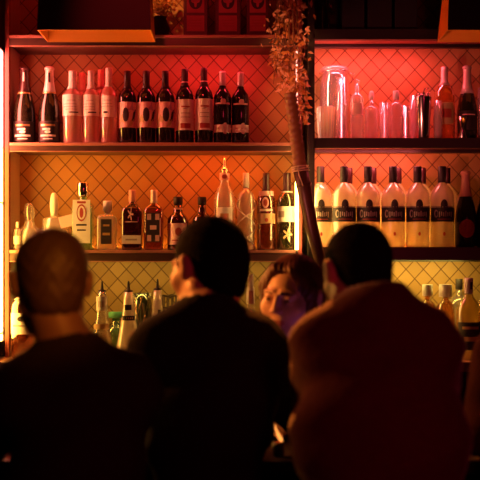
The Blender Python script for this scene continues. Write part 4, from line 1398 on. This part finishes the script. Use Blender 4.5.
EYE_DX, EYE_DZ = 0.0, -0.15
MAT_LIPS = principled('lips', (0.50, 0.16, 0.14), 0.4)
MAT_EYE = principled('eye_white', (0.80, 0.76, 0.72), 0.15)
MAT_IRIS = principled('iris', (0.08, 0.045, 0.03), 0.15)
MAT_TROUSERS = cloth_material('dark_trousers', (0.012, 0.011, 0.014))
MAT_SHOE = principled('black_leather', (0.012, 0.010, 0.010), 0.4)
SKIN = principled('skin', (0.58, 0.34, 0.25), 0.5, noise=0.08, nscale=90)
SKIN_SHADED = principled('shaded_skin', (0.24, 0.13, 0.09), 0.5, noise=0.08, nscale=90)  # skin darkened to put the shade on the neck into the colour
SKIN_W = principled('fair_skin', (0.68, 0.43, 0.34), 0.48, noise=0.06, nscale=90)
HAIR_VEIL = principled('veil_lit_hair', (0.07, 0.035, 0.018), 0.55, noise=0.3, nscale=120)  # hair lightened to put the amber veil over the head into the colour
HAIR_D = principled('dark_hair', (0.006, 0.0035, 0.003), 0.9, spec=0.05, noise=0.4, nscale=120)
HAIR_R = principled('auburn_hair', (0.10, 0.030, 0.016), 0.5, noise=0.4, nscale=90)
SH_BLACK = cloth_material('black_shirt', (0.012, 0.009, 0.009))
SH_BROWN = cloth_material('dark_brown_shirt', (0.026, 0.016, 0.011))
SH_MAROON = cloth_material('maroon_shirt', (0.085, 0.014, 0.018), sheen=0.5)
SH_NAVY = cloth_material('dark_jacket', (0.05, 0.012, 0.018))

# left man
person('man at the left edge in a dark crew neck top, seen from behind', (-.360, 2.36, 0), R(22), (-.045, .075, 1.598), (-.015, .030, 1.460), .125, 1.345, .91,
       ((-.14, .52, 1.150), (.06, .52, 1.150)), SKIN_SHADED, SH_BROWN, HAIR_VEIL, head_yaw=R(-4), head_pitch=R(8), hf=.98, elbows=((-.18, .27, 1.20), (.13, .20, 1.20)), width=.82)
# middle man
person('man in the middle in a black top, head turned left', (-.083, 2.74, 0), 0, (-.000, .070, 1.634), (0, .020, 1.530), .135, 1.418, .93,
       ((-.09, .265, 1.150), (.075, .265, 1.150)), SKIN, SH_BLACK, HAIR_D, head_yaw=R(42), head_pitch=R(6), hf=1.05, elbows=((-.15, .13, 1.19), (.115, .13, 1.19)), width=.84)
# right man
person('broad man at the right in a maroon shirt, leaning forward on the bar', (.324, 2.48, 0), 0, (-.034, .140, 1.624), (0, .045, 1.540), .122, 1.428, .93,
       ((-.08, .46, 1.150), (.10, .46, 1.150)), SKIN, SH_MAROON, HAIR_D, head_yaw=R(18), head_pitch=R(16), hf=.93, elbows=((-.135, .17, 1.20), (.165, .24, 1.20)), width=1.10, hip=(0, -.06), bulk=.008, hunch=.014)
# guest cut off at the right edge
person('guest at the right edge with only a dark jacket shoulder showing', (.840, 2.66, 0), 0, (.02, .085, 1.62), (0, .045, 1.46), .165, 1.41, .93,
       ((-.10, .36, 1.150), (.10, .36, 1.150)), SKIN, SH_NAVY, HAIR_D, head_yaw=R(15), head_pitch=R(8), elbows=((-.20, .18, 1.19), (.20, .18, 1.19)))
# barmaid behind the counter
person('barmaid with auburn hair facing the guests, looking down from behind the bar', (.155, 3.70, 0), R(180), (.0, .52, 1.545), (0, .36, 1.40), .145, 1.34, .90,
       ((-.12, .33, 1.150), (.12, .33, 1.150)), SKIN_W, SH_BLACK, HAIR_R, head_yaw=R(-30), head_pitch=R(5), head_roll=R(-5), female=True, hf=.98, h=.0045, hair='long', elbows=((-.22, .22, 1.22), (.22, .22, 1.22)), width=.84, hip=(0, -.0))
